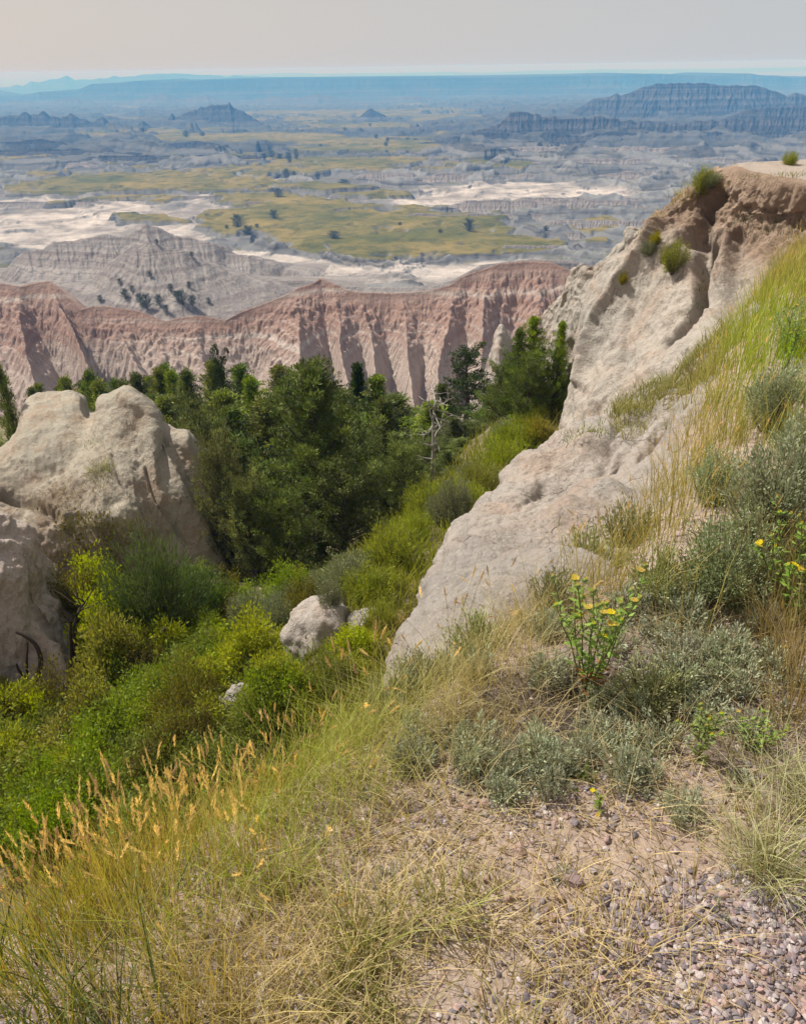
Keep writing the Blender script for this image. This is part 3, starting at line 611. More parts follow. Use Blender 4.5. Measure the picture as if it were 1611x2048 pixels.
butte('castle_butte', 'broad clay butte with a stepped crest in the middle of the basin', [(300, 262), (322, 252), (330, 240), (338, 234), (343, 226), (350, 236), (360, 232), (372, 225), (400, 217), (420, 212), (445, 210), (458, 206), (464, 212), (478, 222), (500, 230), (515, 242), (535, 254)], 420, 258, 4, seed=205, knob=7, nu=420, wl=60)
butte('cone_butte', 'pointed clay butte standing alone in the basin', [(690, 250), (705, 240), (715, 236), (728, 226), (737, 219), (741, 217), (750, 222), (765, 229), (780, 236), (800, 241), (830, 252)], 745, 247, 4, seed=207, knob=3, nu=260, wl=50)
butte('right_mesa', 'long grey mesa at the right of the basin', [(1080, 262), (1120, 240), (1160, 215), (1185, 198), (1215, 195), (1232, 188), (1240, 191), (1270, 181), (1290, 172), (1310, 168), (1350, 167), (1408, 166), (1430, 170), (1470, 171), (1510, 171), (1540, 180), (1570, 190), (1590, 186), (1611, 192), (1660, 186), (1750, 196), (1900, 190)], 1400, 246, 6, seed=211, knob=4, nu=640, wl=95, spur=34, depth=170)
butte('right_ridge', 'rilled clay ridge in front of the right mesa', [(850, 292), (900, 276), (960, 262), (1000, 245), (1020, 228), (1036, 224), (1060, 228), (1090, 232), (1150, 238), (1200, 232), (1260, 242), (1330, 246), (1400, 243), (1480, 240), (1540, 236), (1640, 240), (1760, 238)], 1200, 290, 5, seed=213, knob=8, nu=640, wl=80, spur=34, depth=200)
butte('right_shoulder', 'rounded clay shoulder at the far right edge of the basin', [(1380, 262), (1430, 244), (1470, 228), (1500, 219), (1550, 214), (1620, 213), (1720, 205), (1850, 215)], 1560, 266, 5, seed=217, knob=4, nu=420, wl=70, depth=150)
butte('low_ridge', 'low dark clay ridge on the left basin floor', [(-200, 300), (-60, 285), (30, 284), (80, 278), (140, 288), (200, 284), (260, 290), (330, 288), (400, 282), (470, 296), (540, 288), (575, 290), (610, 306)], 200, 306, 3, seed=221, knob=6, nu=460, wl=50, depth=90)
mesa_c = [(-400, 190), (-250, 178), (-120, 200), (-40, 196), (0, 197), (30, 198), (60, 188), (78, 184), (110, 184), (150, 183), (165, 176), (182, 168), (240, 165), (270, 162), (290, 164), (330, 164), (362, 163), (400, 161), (450, 160), (480, 159), (600, 158), (800, 156), (1000, 154), (1180, 151), (1300, 148), (1340, 149), (1380, 151), (1420, 150), (1450, 153), (1485, 148), (1500, 147), (1530, 152), (1555, 151), (1580, 156), (1620, 153), (1700, 160), (1850, 155)]
M_foot = strata_material('foothill_beds', [(.34, (.07, .062, .058)), (.45, (.16, .145, .135)), (.55, (.08, .07, .066)), (.68, (.19, .175, .165))], 14.0, 10.0, (.10, .09, .085), freq=.08)
ridge('far_mesa', 'long flat topped mesa along the horizon', mesa_c, 3750, 3330, -124, 900, 70, M_mesa, spur=90, wl=230, rough=.7, seed=231, cap=(.16, .5), back=3.0, knob=0)
ridge('mesa_foothills', 'worn foothills below the far mesa', [(-300, 205), (-100, 208), (-20, 212), (40, 200), (90, 206), (140, 196), (190, 204), (240, 208), (290, 194), (330, 188), (370, 198), (410, 190), (450, 200), (500, 204), (545, 192), (590, 197), (640, 188), (690, 200), (760, 203), (810, 192), (850, 196), (900, 204), (960, 194), (1010, 200), (1050, 190), (1110, 201), (1200, 196), (1300, 192), (1500, 200), (1800, 198)], 3150, 2960, -118, 640, 50, M_foot, spur=60, wl=110, rough=.9, seed=235, knob=9)
ridge('spiky_range', 'hazy spiky range on the left horizon', [(-400, 160), (-250, 170), (-120, 172), (-40, 178), (0, 175), (20, 174), (34, 169), (45, 173), (62, 163), (80, 165), (100, 159), (118, 158), (128, 153), (134, 151), (142, 157), (152, 160), (170, 159), (185, 160), (200, 156), (208, 158), (228, 152), (240, 154), (270, 153), (284, 149), (300, 148), (345, 147), (375, 148), (400, 150), (425, 150), (455, 153), (470, 150), (485, 152), (520, 153), (600, 156), (700, 160)], 7200, 6600, -200, 760, 24, M_mesa, spur=70, wl=260, rough=.8, seed=241, knob=7)
ridge('farthest_range', 'faint low range on the horizon', [(300, 158), (420, 151), (500, 149), (560, 146), (600, 146), (640, 148), (700, 147), (800, 146), (900, 144), (960, 146), (1060, 142), (1200, 139), (1320, 139), (1450, 138), (1500, 136), (1700, 134), (1900, 132)], 15500, 14000, -260, 420, 16, M_mesa, spur=150, wl=700, rough=.8, seed=245, knob=6)
yy2 = 4300 * (34000 / 4300) ** np.linspace(0, 1, 60); b2 = np.linspace(-1, 1, 120)
X2 = b2[None, :] * (yy2 * .72)[:, None]; Y2 = np.repeat(yy2[:, None], 120, 1)
Z2 = -135 - 30 * np.clip((Y2 - 4300) / 12000, 0, 1) + 4 * fbm(X2 / 900, Y2 / 900, 0, 4, 251)
t = NT('far_plain')
M_plain = t.surf(t.mix(t.noise(.0009, 6), (.16, .15, .08), (.25, .22, .15)), .95, None, .05)
structure('far_plain', 'hazy prairie reaching to the horizon', mesh('far_plain', np.stack([X2, Y2, Z2], -1).reshape(-1, 3), grid_faces(60, 120), mats=[M_plain]))
# ------------------------------------------------------------------ plant building blocks
def unit(v): return v / np.maximum(np.linalg.norm(v, axis=-1, keepdims=True), 1e-9)
def rvec(g, n): return unit(g.normal(size=(n, 3)))
def leaves(g, base, ax, L, W, flat=None):
    """rhombic leaves: base point, unit axis, length, width"""
    n = len(base); L = np.broadcast_to(L, n)[:, None]; W = np.broadcast_to(W, n)[:, None]
    s = unit(np.cross(ax, rvec(g, n) if flat is None else flat)); nn = np.cross(ax, s)
    m = base + ax * L * .5
    V = np.stack([base, m + s * W * .5 + nn * W * .12, base + ax * L, m - s * W * .5 + nn * W * .12], 1).reshape(-1, 3)
    return V, np.arange(4 * n).reshape(n, 4)
def tubes(lines, sides=5):
    """lines: list of (points (k,3), radii (k,))"""
    Vs, Fs, o = [], [], 0
    a = np.arange(sides) / sides * 2 * math.pi
    for p, r in lines:
        p = np.asarray(p, float); k = len(p); r = np.asarray(r, float)
        d = unit(np.gradient(p, axis=0)); ref = np.where(np.abs(d[:, 2:3]) > .9, np.array([[1., 0, 0]]), np.array([[0, 0, 1.]]))
        u = unit(np.cross(d, ref)); w = np.cross(d, u)
        V = p[:, None] + r[:, None, None] * (np.cos(a)[None, :, None] * u[:, None] + np.sin(a)[None, :, None] * w[:, None])
        i = np.arange(k * sides).reshape(k, sides); j = np.roll(i, -1, 1)
        Fs.append(np.stack([i[:-1], j[:-1], j[1:], i[1:]], -1).reshape(-1, 4) + o); Vs.append(V.reshape(-1, 3)); o += k * sides
    return np.concatenate(Vs), np.concatenate(Fs)
def wobble(g, p0, p1, k=6, amp=.05, sag=0.0):
    t = np.linspace(0, 1, k)[:, None]; p0, p1 = np.asarray(p0, float), np.asarray(p1, float)
    L = np.linalg.norm(p1 - p0); r = np.cumsum(g.normal(size=(k, 3)), 0) * amp * L / k ** .5; r -= r[0]; r = r - t * r[-1] * .7
    q = p0 + (p1 - p0) * t + r; q[:, 2] += sag * L * (t[:, 0] ** 2); return q
def join(parts):
    V, Fq, Cc, o = [], [], [], 0
    for v, f, c in parts:
        V.append(v); Fq.append(f + o); Cc.append(np.broadcast_to(c, (len(v), 3))); o += len(v)
    return np.concatenate(V), np.concatenate(Fq), np.concatenate(Cc)

def plant_mat(name, trans=.35, rough=.6, warm=(1.15, 1.1, .55), spec=.25):
    t = NT(name); c = t.attr('Col', 'Color')
    inst = t.n('ObjectInfo').outputs['Random']
    c = t.n('HueSaturation', {'Color': c, 'Hue': t.map(inst, 0, 1, .485, .515), 'Saturation': t.map(inst, 0, 1, .88, 1.12), 'Value': t.map(inst, 0, 1, .8, 1.2)}).outputs[0]
    return t.leaf(c, trans, t.mix(1.0, c, warm, 'MULTIPLY'), rough, spec)
M_needle = plant_mat('juniper_foliage', .28); M_leaf = plant_mat('shrub_leaves', .42, .5); M_sage = plant_mat('sage_leaves', .25, .8, (1.05, 1.05, .8)); M_grass = plant_mat('grass_blades', .38, .55, (1.15, 1.05, .6))
M_straw = plant_mat('straw', .3, .7, (1.1, 1.0, .7)); M_flower = plant_mat('flower_petals', .3, .6, (1.1, 1, .5))
M_stem = plant_mat('plant_stems', .05, .8, (1, 1, 1))
t = NT('bark')
M_bark = t.surf(t.mix(t.noise(9, 6, vec=t.scale(t.obj(), (1, 1, .2)), rough=.7), (.055, .042, .034), (.15, .12, .10)), .95, t.bump(t.noise(30, 5, vec=t.scale(t.obj(), (1, 1, .15))), .8, .02), .1)
t = NT('dead_wood')
M_dead = t.surf(t.mix(t.noise(12, 6, vec=t.scale(t.obj(), (1, 1, .2))), (.22, .20, .18), (.48, .45, .41)), .9, t.bump(t.noise(40, 4), .5, .01), .1)

def juniper(name, seed, H, Rr, nl, kind='cone', tone=(.052, .085, .026), low=.06):
    """returns (trunk mesh, crown mesh); unit base at the origin"""
    g = np.random.default_rng(seed)
    lines = [(wobble(g, (0, 0, -.3), (g.normal() * .12, g.normal() * .12, H * .96), 9, .025), np.linspace(.035 * H, .006, 9))]
    trunk = lines[0][0]
    nb = {'cone': 74, 'round': 64, 'open': 40, 'spike': 44}[kind]
    cl, cd, cr = [], [], []
    for i in range(nb):
        t = low + (1 - low) * ((i + g.random() * .8) / nb) ** .92
        if kind == 'cone': pr = (1 - t) ** .72 * (.55 + .45 * min(1, t / .22)) + .05
        elif kind == 'round': pr = math.sqrt(max(0, 1 - (2 * t - .75) ** 2 / 1.6)) * .85 + .1
        elif kind == 'open': pr = (.34 + .66 * (1 - t)) * (.5 + .5 * min(1, t / .3)) * (0.55 + .6 * g.random())
        else: pr = (1 - t) ** .8 * .9 + .06
        L = Rr * pr * (.60 + .62 * g.random()); az = i * 2.399 + g.normal() * .4
        b = np.array([np.interp(t * H, trunk[:, 2], trunk[:, k]) for k in (0, 1)] + [t * H])
        el = R({'cone': 18 + 34 * t, 'round': 30 + 25 * t, 'open': 8 + 28 * t, 'spike': 28 + 30 * t}[kind] + g.normal() * 8)
        d = np.array([math.cos(az) * math.cos(el), math.sin(az) * math.cos(el), math.sin(el)])
        ln = wobble(g, b, b + d * L, 6, .05, .12)
        lines.append((ln, np.linspace(.010 * H * (1 - .7 * t) + .006, .004, 6)))
        m = max(2, int(L / (.20 if kind != 'open' else .26)))
        for s in np.linspace(.30 if kind != 'open' else .45, 1.0, m):
            c = np.array([np.interp(s, np.linspace(0, 1, 6), ln[:, k]) for k in range(3)])
            side = np.cross(d, [0, 0, 1]); side /= np.linalg.norm(side) + 1e-9
            for sgn in ((-1, 1) if s < .9 else (0,)):
                o = side * sgn * L * .24 * (1.1 - s) * (.6 + g.random()) + np.array([0, 0, .04 + .1 * g.random()])
                cl.append(c + o); cd.append(d * .55 + side * sgn * .5 + np.array([0, 0, .5])); cr.append((.155 if kind != 'open' else .16) * (.7 + .6 * g.random()) * (H / 5) ** .35)
    # leader
    for k in range(4): cl.append(trunk[-1] + np.array([g.normal() * .05, g.normal() * .05, -.12 * k])); cd.append(np.array([0, 0, 1.])); cr.append(.09 + .03 * k)
    cl, cd, cr = np.array(cl), unit(np.array(cd)), np.array(cr)
    nc = len(cl); per = max(8, nl // nc); idx = np.repeat(np.arange(nc), per); n = len(idx)
    u = rvec(g, n) * (g.random((n, 1)) ** .45); u[:, 2] *= .75
    pos = cl[idx] + u * cr[idx][:, None]
    ax = unit(unit(u) * .55 + cd[idx] * .75 + rvec(g, n) * .45)
    Ls = (.085 + .07 * g.random(n)) * (H / 5) ** .4 * (9000 / max(nl, 5000)) ** .2; V, Fq = leaves(g, pos, ax, Ls, Ls * (.26 + .12 * g.random(n)))
    tone = np.array(tone)
    cb = (.45 + 1.05 * g.random(nc))[idx] * (.8 + .4 * g.random(n))
    yel = (g.random(nc) ** 2)[idx][:, None]
    col = tone[None] * cb[:, None] * (1 - yel * .5) + yel * .5 * cb[:, None] * np.array([tone[0] * 1.7, tone[1] * 1.35, tone[2] * .9])
    tip = g.random(n) < .03; col[tip] = np.array([.16, .11, .05])
    crown = mesh(name + '_crown', V, Fq, cols=np.repeat(col, 4, 0), mats=[M_needle], smooth=False)
    tv, tf = tubes(lines); tr = mesh(name + '_trunk', tv, tf, mats=[M_bark])
    return tr, crown

def leafy_shrub(name, seed, H, Rr, nst, nl, lsize, tone, tone2, mat, dome=.8, wr=.5, upright=.0, stem=(.10, .075, .05), clump=.10):
    g = np.random.default_rng(seed); lines, tips, td = [], [], []
    for i in range(nst):
        az = g.random() * 6.283; rr = Rr * math.sqrt(g.random()); hz_ = H * (1 - dome * (rr / Rr) ** 2 * .75) * (.72 + .4 * g.random())
        p1 = np.array([math.cos(az) * rr, math.sin(az) * rr, hz_]); p0 = np.array([math.cos(az) * rr * .25 * g.random(), math.sin(az) * rr * .25 * g.random(), -.05])
        ln = wobble(g, p0, p1, 5, .07, .03); lines.append((ln, np.linspace(.006 + .004 * H, .0018, 5)))
        for s in g.uniform(.3, 1.0, 5):
            c = np.array([np.interp(s, np.linspace(0, 1, 5), ln[:, k]) for k in range(3)]); tips.append(c); td.append(unit(p1 - p0) * (.4 + upright) + np.array([math.cos(az), math.sin(az), .4]) * (.5 - upright * .4))
    tips, td = np.array(tips), unit(np.array(td)); nc = len(tips)
    idx = g.integers(0, nc, nl)
    u = rvec(g, nl) * g.random((nl, 1)) ** .6
    pos = tips[idx] + u * clump * (1 + Rr) * np.array([1, 1, 1 + upright]); pos[:, 2] = np.maximum(pos[:, 2], .01)
    ax = unit(unit(u) * .6 + td[idx] * (.5 + upright) + rvec(g, nl) * .5)
    Ls = lsize * (.6 + .7 * g.random(nl)); V, Fq = leaves(g, pos, ax, Ls, Ls * wr * (.8 + .4 * g.random(nl)))
    m = g.random(nc)[idx][:, None] * .6 + g.random((nl, 1)) * .4
    col = (np.array(tone) * (1 - m) + np.array(tone2) * m) * (.75 + .5 * g.random((nl, 1)))
    lv = mesh(name + '_leaves', V, Fq, cols=np.repeat(col, 4, 0), mats=[mat], smooth=False)
    sv, sf = tubes(lines, 4); st = mesh(name + '_stems', sv, sf, cols=np.broadcast_to(np.array(stem), (len(sv), 3)), mats=[M_stem])
    return st, lv

def blades(g, base, H, lean, az, W, c0, c1, curve=1.0, k=4):
    """grass blades; base (n,3), height, lean (horizontal reach), azimuth, width, colours at foot and tip"""
    n = len(base); s = np.linspace(0, 1, k)[None, :, None]
    d = np.stack([np.cos(az), np.sin(az), np.zeros(n)], -1)[:, None]
    H = np.broadcast_to(H, n)[:, None, None]; lean = np.broadcast_to(lean, n)[:, None, None]
    p = base[:, None] + d * lean * s ** (1 + curve) + np.array([0, 0, 1.]) * H * (s - .18 * np.minimum(1, lean / (H + 1e-6)) * s ** 3)
    wz = g.random(n) * 6.283; sd = np.stack([np.cos(wz), np.sin(wz), np.zeros(n)], -1)[:, None]
    w = np.broadcast_to(W, n)[:, None, None] * .5 * (1 - .85 * s ** 1.6)
    V = np.stack([p - sd * w, p + sd * w], 2).reshape(-1, 3)
    i = np.arange(n * k * 2).reshape(n, k, 2)
    Fq = np.stack([i[:, :-1, 0], i[:, :-1, 1], i[:, 1:, 1], i[:, 1:, 0]], -1).reshape(-1, 4)
    c0 = np.broadcast_to(c0, (n, 3)); c1 = np.broadcast_to(c1, (n, 3))
    col = c0[:, None] * (1 - s) + c1[:, None] * s
    return (V, Fq, np.repeat(col, 2, 1).reshape(-1, 3)), p[:, -1], unit(p[:, -1] - p[:, -2])
def seed_heads(g, tip, ax, L, Wd, col, per=46):
    """bristly spindle heads at stalk tips"""
    n = len(tip); L = np.broadcast_to(L, n); s = (np.arange(per) + .5) / per
    idx = np.repeat(np.arange(n), per); ss = np.tile(s, n)
    b = tip[idx] + ax[idx] * (ss * L[idx])[:, None]
    out = unit(np.cross(ax[idx], rvec(g, n * per)))
    prof = (np.sin(np.clip(ss * 1.05 + .12, 0, 1) * math.pi) ** .6 * .8 + .2)
    a = unit(ax[idx] * .9 + out * (.22 + .22 * g.random((n * per, 1))))
    Ln = Wd * prof * (1.0 + .5 * g.random(n * per))
    V, Fq = leaves(g, b, a, Ln, Ln * .15)
    c = np.broadcast_to(col, (n, 3))[idx] * (.75 + .5 * g.random((n * per, 1)))
    return V, Fq, np.repeat(c, 4, 0)

def top_z(x, y, py):
    """height at plan position (x, y) that is seen at photo row py"""
    lo, hi = -80.0, 30.0
    for _ in range(50):
        m = .5 * (lo + hi); q = proj(np.array([x, y, m]))[1]
        if q > py: lo = m
        else: hi = m
    return .5 * (lo + hi)
# ------------------------------------------------------------------ finding places on the built surfaces
def pick(G, px, py):
    V = G.reshape(-1, 3); a, b = proj(V); d = np.hypot(a - px, b - py); k = np.where(d < max(9.0, d.min() * 1.2))[0]
    return V[k[np.argmin(V[k, 1])]]
def on_gully(px, py):
    d = ray(px, py); Ys = np.concatenate([np.linspace(3, 40, 500), np.linspace(40, 110, 300)])
    p = CAM + d * (Ys / d[1])[:, None]; h = p[:, 2] - gully_z(p[:, 0], p[:, 1]); i = np.argmax(h < 0)
    return p[max(i, 1)]
def thing(name, parts, loc, scale, rz, label, cat, group=None, rot=None):
    e = link(name, None, None, loc, rot or (0, 0, rz), scale); e.empty_display_size = .1
    tag(e, label, cat, group)
    for pn, me in parts: link(pn, me, e)
    return e
def clone(src, loc, scale, rz, label, group=None, rot=None):
    e = src.copy(); COL.objects.link(e); e.location = [float(v) for v in loc]; e.rotation_euler = rot or (0, 0, rz); e.scale = (scale,) * 3 if np.isscalar(scale) else scale
    e['label'] = label
    if group: e['group'] = group
    elif 'group' in e: del e['group']
    for ch in list(src.children):
        c = ch.copy(); COL.objects.link(c); c.parent = e
    return e
PROTO = {}
def put(kind, loc, scale, rz, label, group=None, rot=None):
    name, cat, parts, src = PROTO[kind]
    if src is None:
        e = thing(name, parts, loc, scale, rz, label, cat, group, rot); PROTO[kind][3] = e; return e
    return clone(src, loc, scale, rz, label, group, rot)
def proto_tree(kind, name, cat, H, Rr, tr_cr): PROTO[kind] = [name, cat, [('trunk', tr_cr[0]), ('crown', tr_cr[1])], None]; DIM[kind] = (H, Rr)
def proto_shrub(kind, name, cat, H, Rr, st_lv): PROTO[kind] = [name, cat, [('stems', st_lv[0]), ('foliage', st_lv[1])], None]; DIM[kind] = (H, Rr)
DIM = {}
# ------------------------------------------------------------------ junipers
DK = (.12, .17, .04); MD = (.115, .155, .046); PL = (.20, .245, .09)
proto_tree('hero', 'juniper_tree', 'tree', 5, 2.3, juniper('hero', 11, 5, 2.3, 46000, 'cone', MD, .03))
proto_tree('coneA', 'juniper_tree', 'tree', 5, 1.5, juniper('coneA', 12, 5, 1.5, 17000, 'cone', DK, .03))
proto_tree('coneB', 'juniper_tree', 'tree', 5, 1.4, juniper('coneB', 13, 5, 1.4, 17000, 'cone', (.20, .26, .045), .03))
proto_tree('roundA', 'juniper_tree', 'tree', 3, 1.6, juniper('roundA', 14, 3, 1.6, 16000, 'round', PL, .03))
proto_tree('roundB', 'juniper_tree', 'tree', 3, 1.6, juniper('roundB', 15, 3, 1.6, 14000, 'round', DK, .03))
proto_tree('open', 'pine_tree', 'tree', 6, 1.9, juniper('open', 16, 6, 1.9, 9000, 'open', (.045, .08, .022), .22))
proto_tree('spike', 'juniper_tree', 'tree', 4.5, .9, juniper('spike', 17, 4.5, .9, 8000, 'spike', (.055, .095, .025), .1))
proto_tree('far', 'juniper_tree', 'tree', 4, 1.9, juniper('far', 18, 4, 1.9, 1500, 'round', (.03, .05, .02), .03))
random.seed(5)
G_TH = 'junipers of the thicket behind the clay mound'
def tree(kind, px, py, Y_, wpx, label, group=None, base=None, sink=.15):
    """tree whose tip is seen at photo pixel (px, py), standing at distance Y_"""
    p = P(px, py, Y_); H, Rr = DIM[kind]
    zb = gully_z(p[0], p[1]) - sink if base is None else base
    h = p[2] - float(zb); w = wpx * Y_ * 1.12 / F * .5 * (1.9 if group == G_TH else 1.0)
    s = (w / Rr, w / Rr, h / H)
    return put(kind, (p[0], p[1], float(zb)), s, random.random() * 6.28, label, group)
tree('hero', 612, 748, 16.2, 420, 'largest broad green juniper standing in the middle of the gully')
tree('roundA', 440, 925, 14.6, 150, 'pale green bushy juniper leaning out beside the clay mound')
tree('roundA', 500, 985, 14.2, 170, 'pale low juniper skirting the foot of the largest juniper on its mound side')
tree('roundB', 690, 960, 14.8, 220, 'dark low juniper at the foot of the largest juniper on its open side')
tree('roundB', 560, 1010, 13.9, 190, 'dark spreading juniper bush in front of the largest juniper')
tree('coneA', 765, 812, 18.2, 210, 'dark juniper close behind the shoulder of the largest juniper')
tree('roundA', 800, 905, 17.0, 150, 'rounded grey green juniper beside the grassy gully slope')
tree('spike', 722, 738, 25.5, 90, 'thin spiky juniper poking up above the thicket against the red ridge')
tree('open', 940, 706, 23.5, 175, 'open pine with a bare dark trunk and flat branches')
tree('coneA', 880, 775, 24.5, 130, 'dark juniper on the thicket side of the open pine')
tree('coneA', 905, 840, 21.5, 120, 'dark juniper just in front of the open pine')
tree('coneA', 1042, 668, 18.6, 100, 'tall dark juniper at the pale clay spire')
tree('coneB', 1078, 648, 18.4, 120, 'tallest juniper tucked against the promontory cliff')
tree('coneB', 1116, 655, 18.2, 80, 'sunny green juniper touching the cliff foot')
tree('roundB', 1012, 745, 19.4, 120, 'dark bushy juniper in front of the clay spire')
tree('roundB', 985, 800, 22.2, 120, 'dark bushy juniper beside the open pine on the cliff side')
tree('roundB', 1062, 735, 17.9, 110, 'dark low juniper under the tall ones at the cliff')
tree('coneA', 5, 752, 17.6, 105, 'dark juniper cut by the left edge behind the clay mound')
tree('open', 440, 728, 24.5, 125, 'tall ragged juniper with dead inner branches in the thicket')
for k, (px_, py_, Y_, w_, kd) in enumerate([(118, 782, 33, 60, 'coneA'), (148, 762, 31, 66, 'coneB'), (182, 754, 29, 66, 'coneA'), (216, 768, 28, 80, 'coneB'), (248, 775, 27, 80, 'coneA'), (270, 757, 30, 74, 'coneA'), (300, 748, 31, 70, 'coneB'), (328, 742, 32, 70, 'coneA'), (350, 748, 30, 70, 'coneB'),
        (378, 752, 28, 74, 'coneA'), (404, 738, 29, 80, 'coneB'), (478, 745, 27, 90, 'coneA'), (508, 760, 26, 90, 'coneB'), (540, 750, 28, 90, 'coneB'), (572, 768, 25, 100, 'coneA'), (350, 812, 23, 120, 'coneB'), (300, 800, 24.5, 110, 'coneA'), (410, 800, 22, 130, 'coneB'), (455, 830, 20.5, 140, 'coneA'), (395, 870, 19.5, 120, 'roundB'),
        (520, 800, 21, 140, 'coneB'), (660, 770, 24, 90, 'coneB'), (690, 790, 22.5, 110, 'coneA'), (748, 770, 25, 90, 'coneB'), (800, 800, 23.5, 120, 'coneA'), (835, 812, 22.5, 100, 'coneB'), (640, 760, 26, 70, 'coneA'), (590, 755, 27, 70, 'coneA'), (90, 778, 36, 56, 'coneB'), (165, 772, 34, 60, 'coneA'), (200, 772, 33, 60, 'coneB'), (235, 768, 34, 60, 'coneA'), (285, 768, 35, 60, 'coneB'), (60, 785, 34, 50, 'coneA'), (315, 762, 34, 60, 'coneA'), (362, 764, 34, 60, 'coneB'), (425, 758, 31, 70, 'coneA'), (455, 768, 30, 70, 'coneB')]):
    tree(kd, px_, py_, Y_, w_, 'dark green juniper crowded into the thicket behind the clay mound and the largest juniper', G_TH)
G_SL = 'dark junipers along the gully slope under the open pine'
for px_, py_, Y_, w_, kd in [(925, 880, 20.5, 90, 'coneA'), (892, 905, 19.5, 100, 'coneA'), (862, 890, 20.5, 100, 'roundB'), (845, 940, 18.4, 90, 'coneB'), (950, 850, 21.5, 80, 'roundB'), (905, 935, 18.6, 70, 'coneA')]:
    tree(kd, px_, py_, Y_, w_, 'dark juniper on the gully slope below the open pine', G_SL)
# dark feathery junipers among the grey beds
G_GR = 'small dark junipers in the gullies of the grey ridge'
g = np.random.default_rng(61)
for px_, py_, w_ in [(300, 612, 34), (322, 604, 26), (284, 600, 22), (372, 604, 34), (392, 606, 24), (358, 592, 22), (250, 590, 24), (262, 578, 16), (345, 575, 18), (306, 548, 14), (240, 560, 14), (322, 484, 12), (385, 568, 14), (420, 598, 14), (330, 620, 20), (205, 596, 16), (410, 480, 12)]:
    q = pick(GREY2, px_, py_); w = w_ * q[1] * 1.08 / F
    put('far', q - np.array([0, 0, .2]), (w / 3.6, w / 3.6, w * .75 / 4), g.random() * 6, 'small dark juniper growing in a gully of the grey clay ridge', G_GR)
# trees dotted over the basin
G_BA = 'distant dark trees on the basin floor'
named = {(477, 461): 'dark basin tree at the near meadow edge, left one of a close trio', (497, 476): 'dark basin tree nearest the white flats in a close trio', (548, 447): 'dark round basin tree standing apart on the near meadow', (936, 474): 'dark round tree alone at the right end of the near meadow', (668, 488): 'low wide dark bush in the middle of the near meadow'}
for px_, py_, w_, h_ in [(477, 461, 25, 26), (497, 476, 27, 24), (548, 447, 21, 16), (668, 488, 28, 15), (936, 474, 24, 25), (558, 404, 21, 17), (574, 359, 17, 20), (588, 360, 12, 12), (688, 372, 26, 14), (530, 328, 16, 12), (545, 328, 18, 13), (560, 328, 16, 12), (577, 328, 15, 16), (594, 330, 12, 18), (580, 336, 12, 12),
                         (290, 290, 9, 9), (373, 281, 13, 11), (406, 280, 12, 7), (1060, 307, 15, 10), (641, 303, 9, 9), (752, 286, 9, 8), (815, 287, 9, 8), (830, 287, 10, 8), (846, 289, 9, 7), (858, 289, 11, 9), (870, 289, 8, 8), (775, 293, 9, 8), (772, 304, 10, 8), (720, 245, 6, 6), (740, 260, 6, 6), (605, 268, 8, 7), (690, 268, 8, 6), (1090, 476, 14, 9), (515, 470, 10, 8), (880, 480, 12, 7), (455, 470, 9, 8), (800, 462, 10, 6), (1386, 236, 10, 8)]:
    q = basin_pt(px_, py_); w = w_ * q[1] * 1.02 / F; h = h_ * q[1] * 1.05 / F
    put('far', q - np.array([0, 0, .1 * h]), (w / 2.7, w / 2.7, h * .84 / 4), g.random() * 6, named.get((px_, py_), 'far off dark tree dotted on the meadows of the basin floor'), None if (px_, py_) in named else G_BA)

# ------------------------------------------------------------------ shrubs of the gully
proto_shrub('lime', 'leafy_shrub', 'shrub', 1.1, .7, leafy_shrub('lime', 31, 1.1, .7, 38, 5200, .072, (.24, .295, .026), (.41, .41, .035), M_leaf, clump=.12))
proto_shrub('green', 'leafy_shrub', 'shrub', 1.1, .8, leafy_shrub('green', 32, 1.1, .8, 38, 5600, .068, (.145, .21, .028), (.27, .32, .035), M_leaf, clump=.12))
proto_shrub('olive', 'leafy_shrub', 'shrub', 1.1, .8, leafy_shrub('olive', 33, 1.1, .8, 44, 3600, .06, (.17, .15, .03), (.12, .10, .035), M_leaf, clump=.11))
proto_shrub('plume', 'juniper_shrub', 'shrub', 1.6, .85, leafy_shrub('plume', 34, 1.6, .85, 60, 9000, .11, (.085, .145, .04), (.13, .20, .05), M_needle, .55, .17, .9, clump=.115))
proto_shrub('sagebrush', 'sagebrush', 'shrub', .7, .5, leafy_shrub('sagebrush', 35, .7, .5, 60, 6000, .05, (.19, .22, .10), (.29, .31, .17), M_sage, .6, .3, .6, clump=.075))
proto_shrub('rabbit', 'rabbitbrush', 'shrub', .7, .5, leafy_shrub('rabbit', 36, .7, .5, 60, 6000, .06, (.21, .27, .03), (.32, .34, .04), M_leaf, .55, .2, .8, clump=.075))
proto_shrub('yellow', 'rabbitbrush', 'shrub', .7, .5, leafy_shrub('yellow', 37, .7, .5, 60, 6000, .055, (.42, .33, .015), (.20, .21, .03), M_leaf, .6, .34, .5, clump=.07))
LBL = {'lime': 'bright yellow green leafy shrub', 'green': 'mid green leafy shrub', 'olive': 'brownish olive half bare shrub', 'plume': 'feathery dark green juniper shrub', 'sagebrush': 'grey green sagebrush', 'rabbit': 'fresh green rabbitbrush', 'yellow': 'yellow flowering rabbitbrush'}
def shrub(kind, px, py, w, h, where, group=None, at=None, flat=False):
    q = on_gully(px, py) if at is None else at
    dist = float((q - CAM) @ _f); H, Rr = DIM[kind]; sx = w * dist / F / (2 * Rr) * .95; sz = h * dist / F / H * 1.12
    return put(kind, q - np.array([0, 0, .04]), (sx, sx, sz), random.random() * 6.28, LBL[kind] + ' ' + where, group)
shrub('plume', 320, 1300, 200, 215, 'in the gully in front of the clay mound')
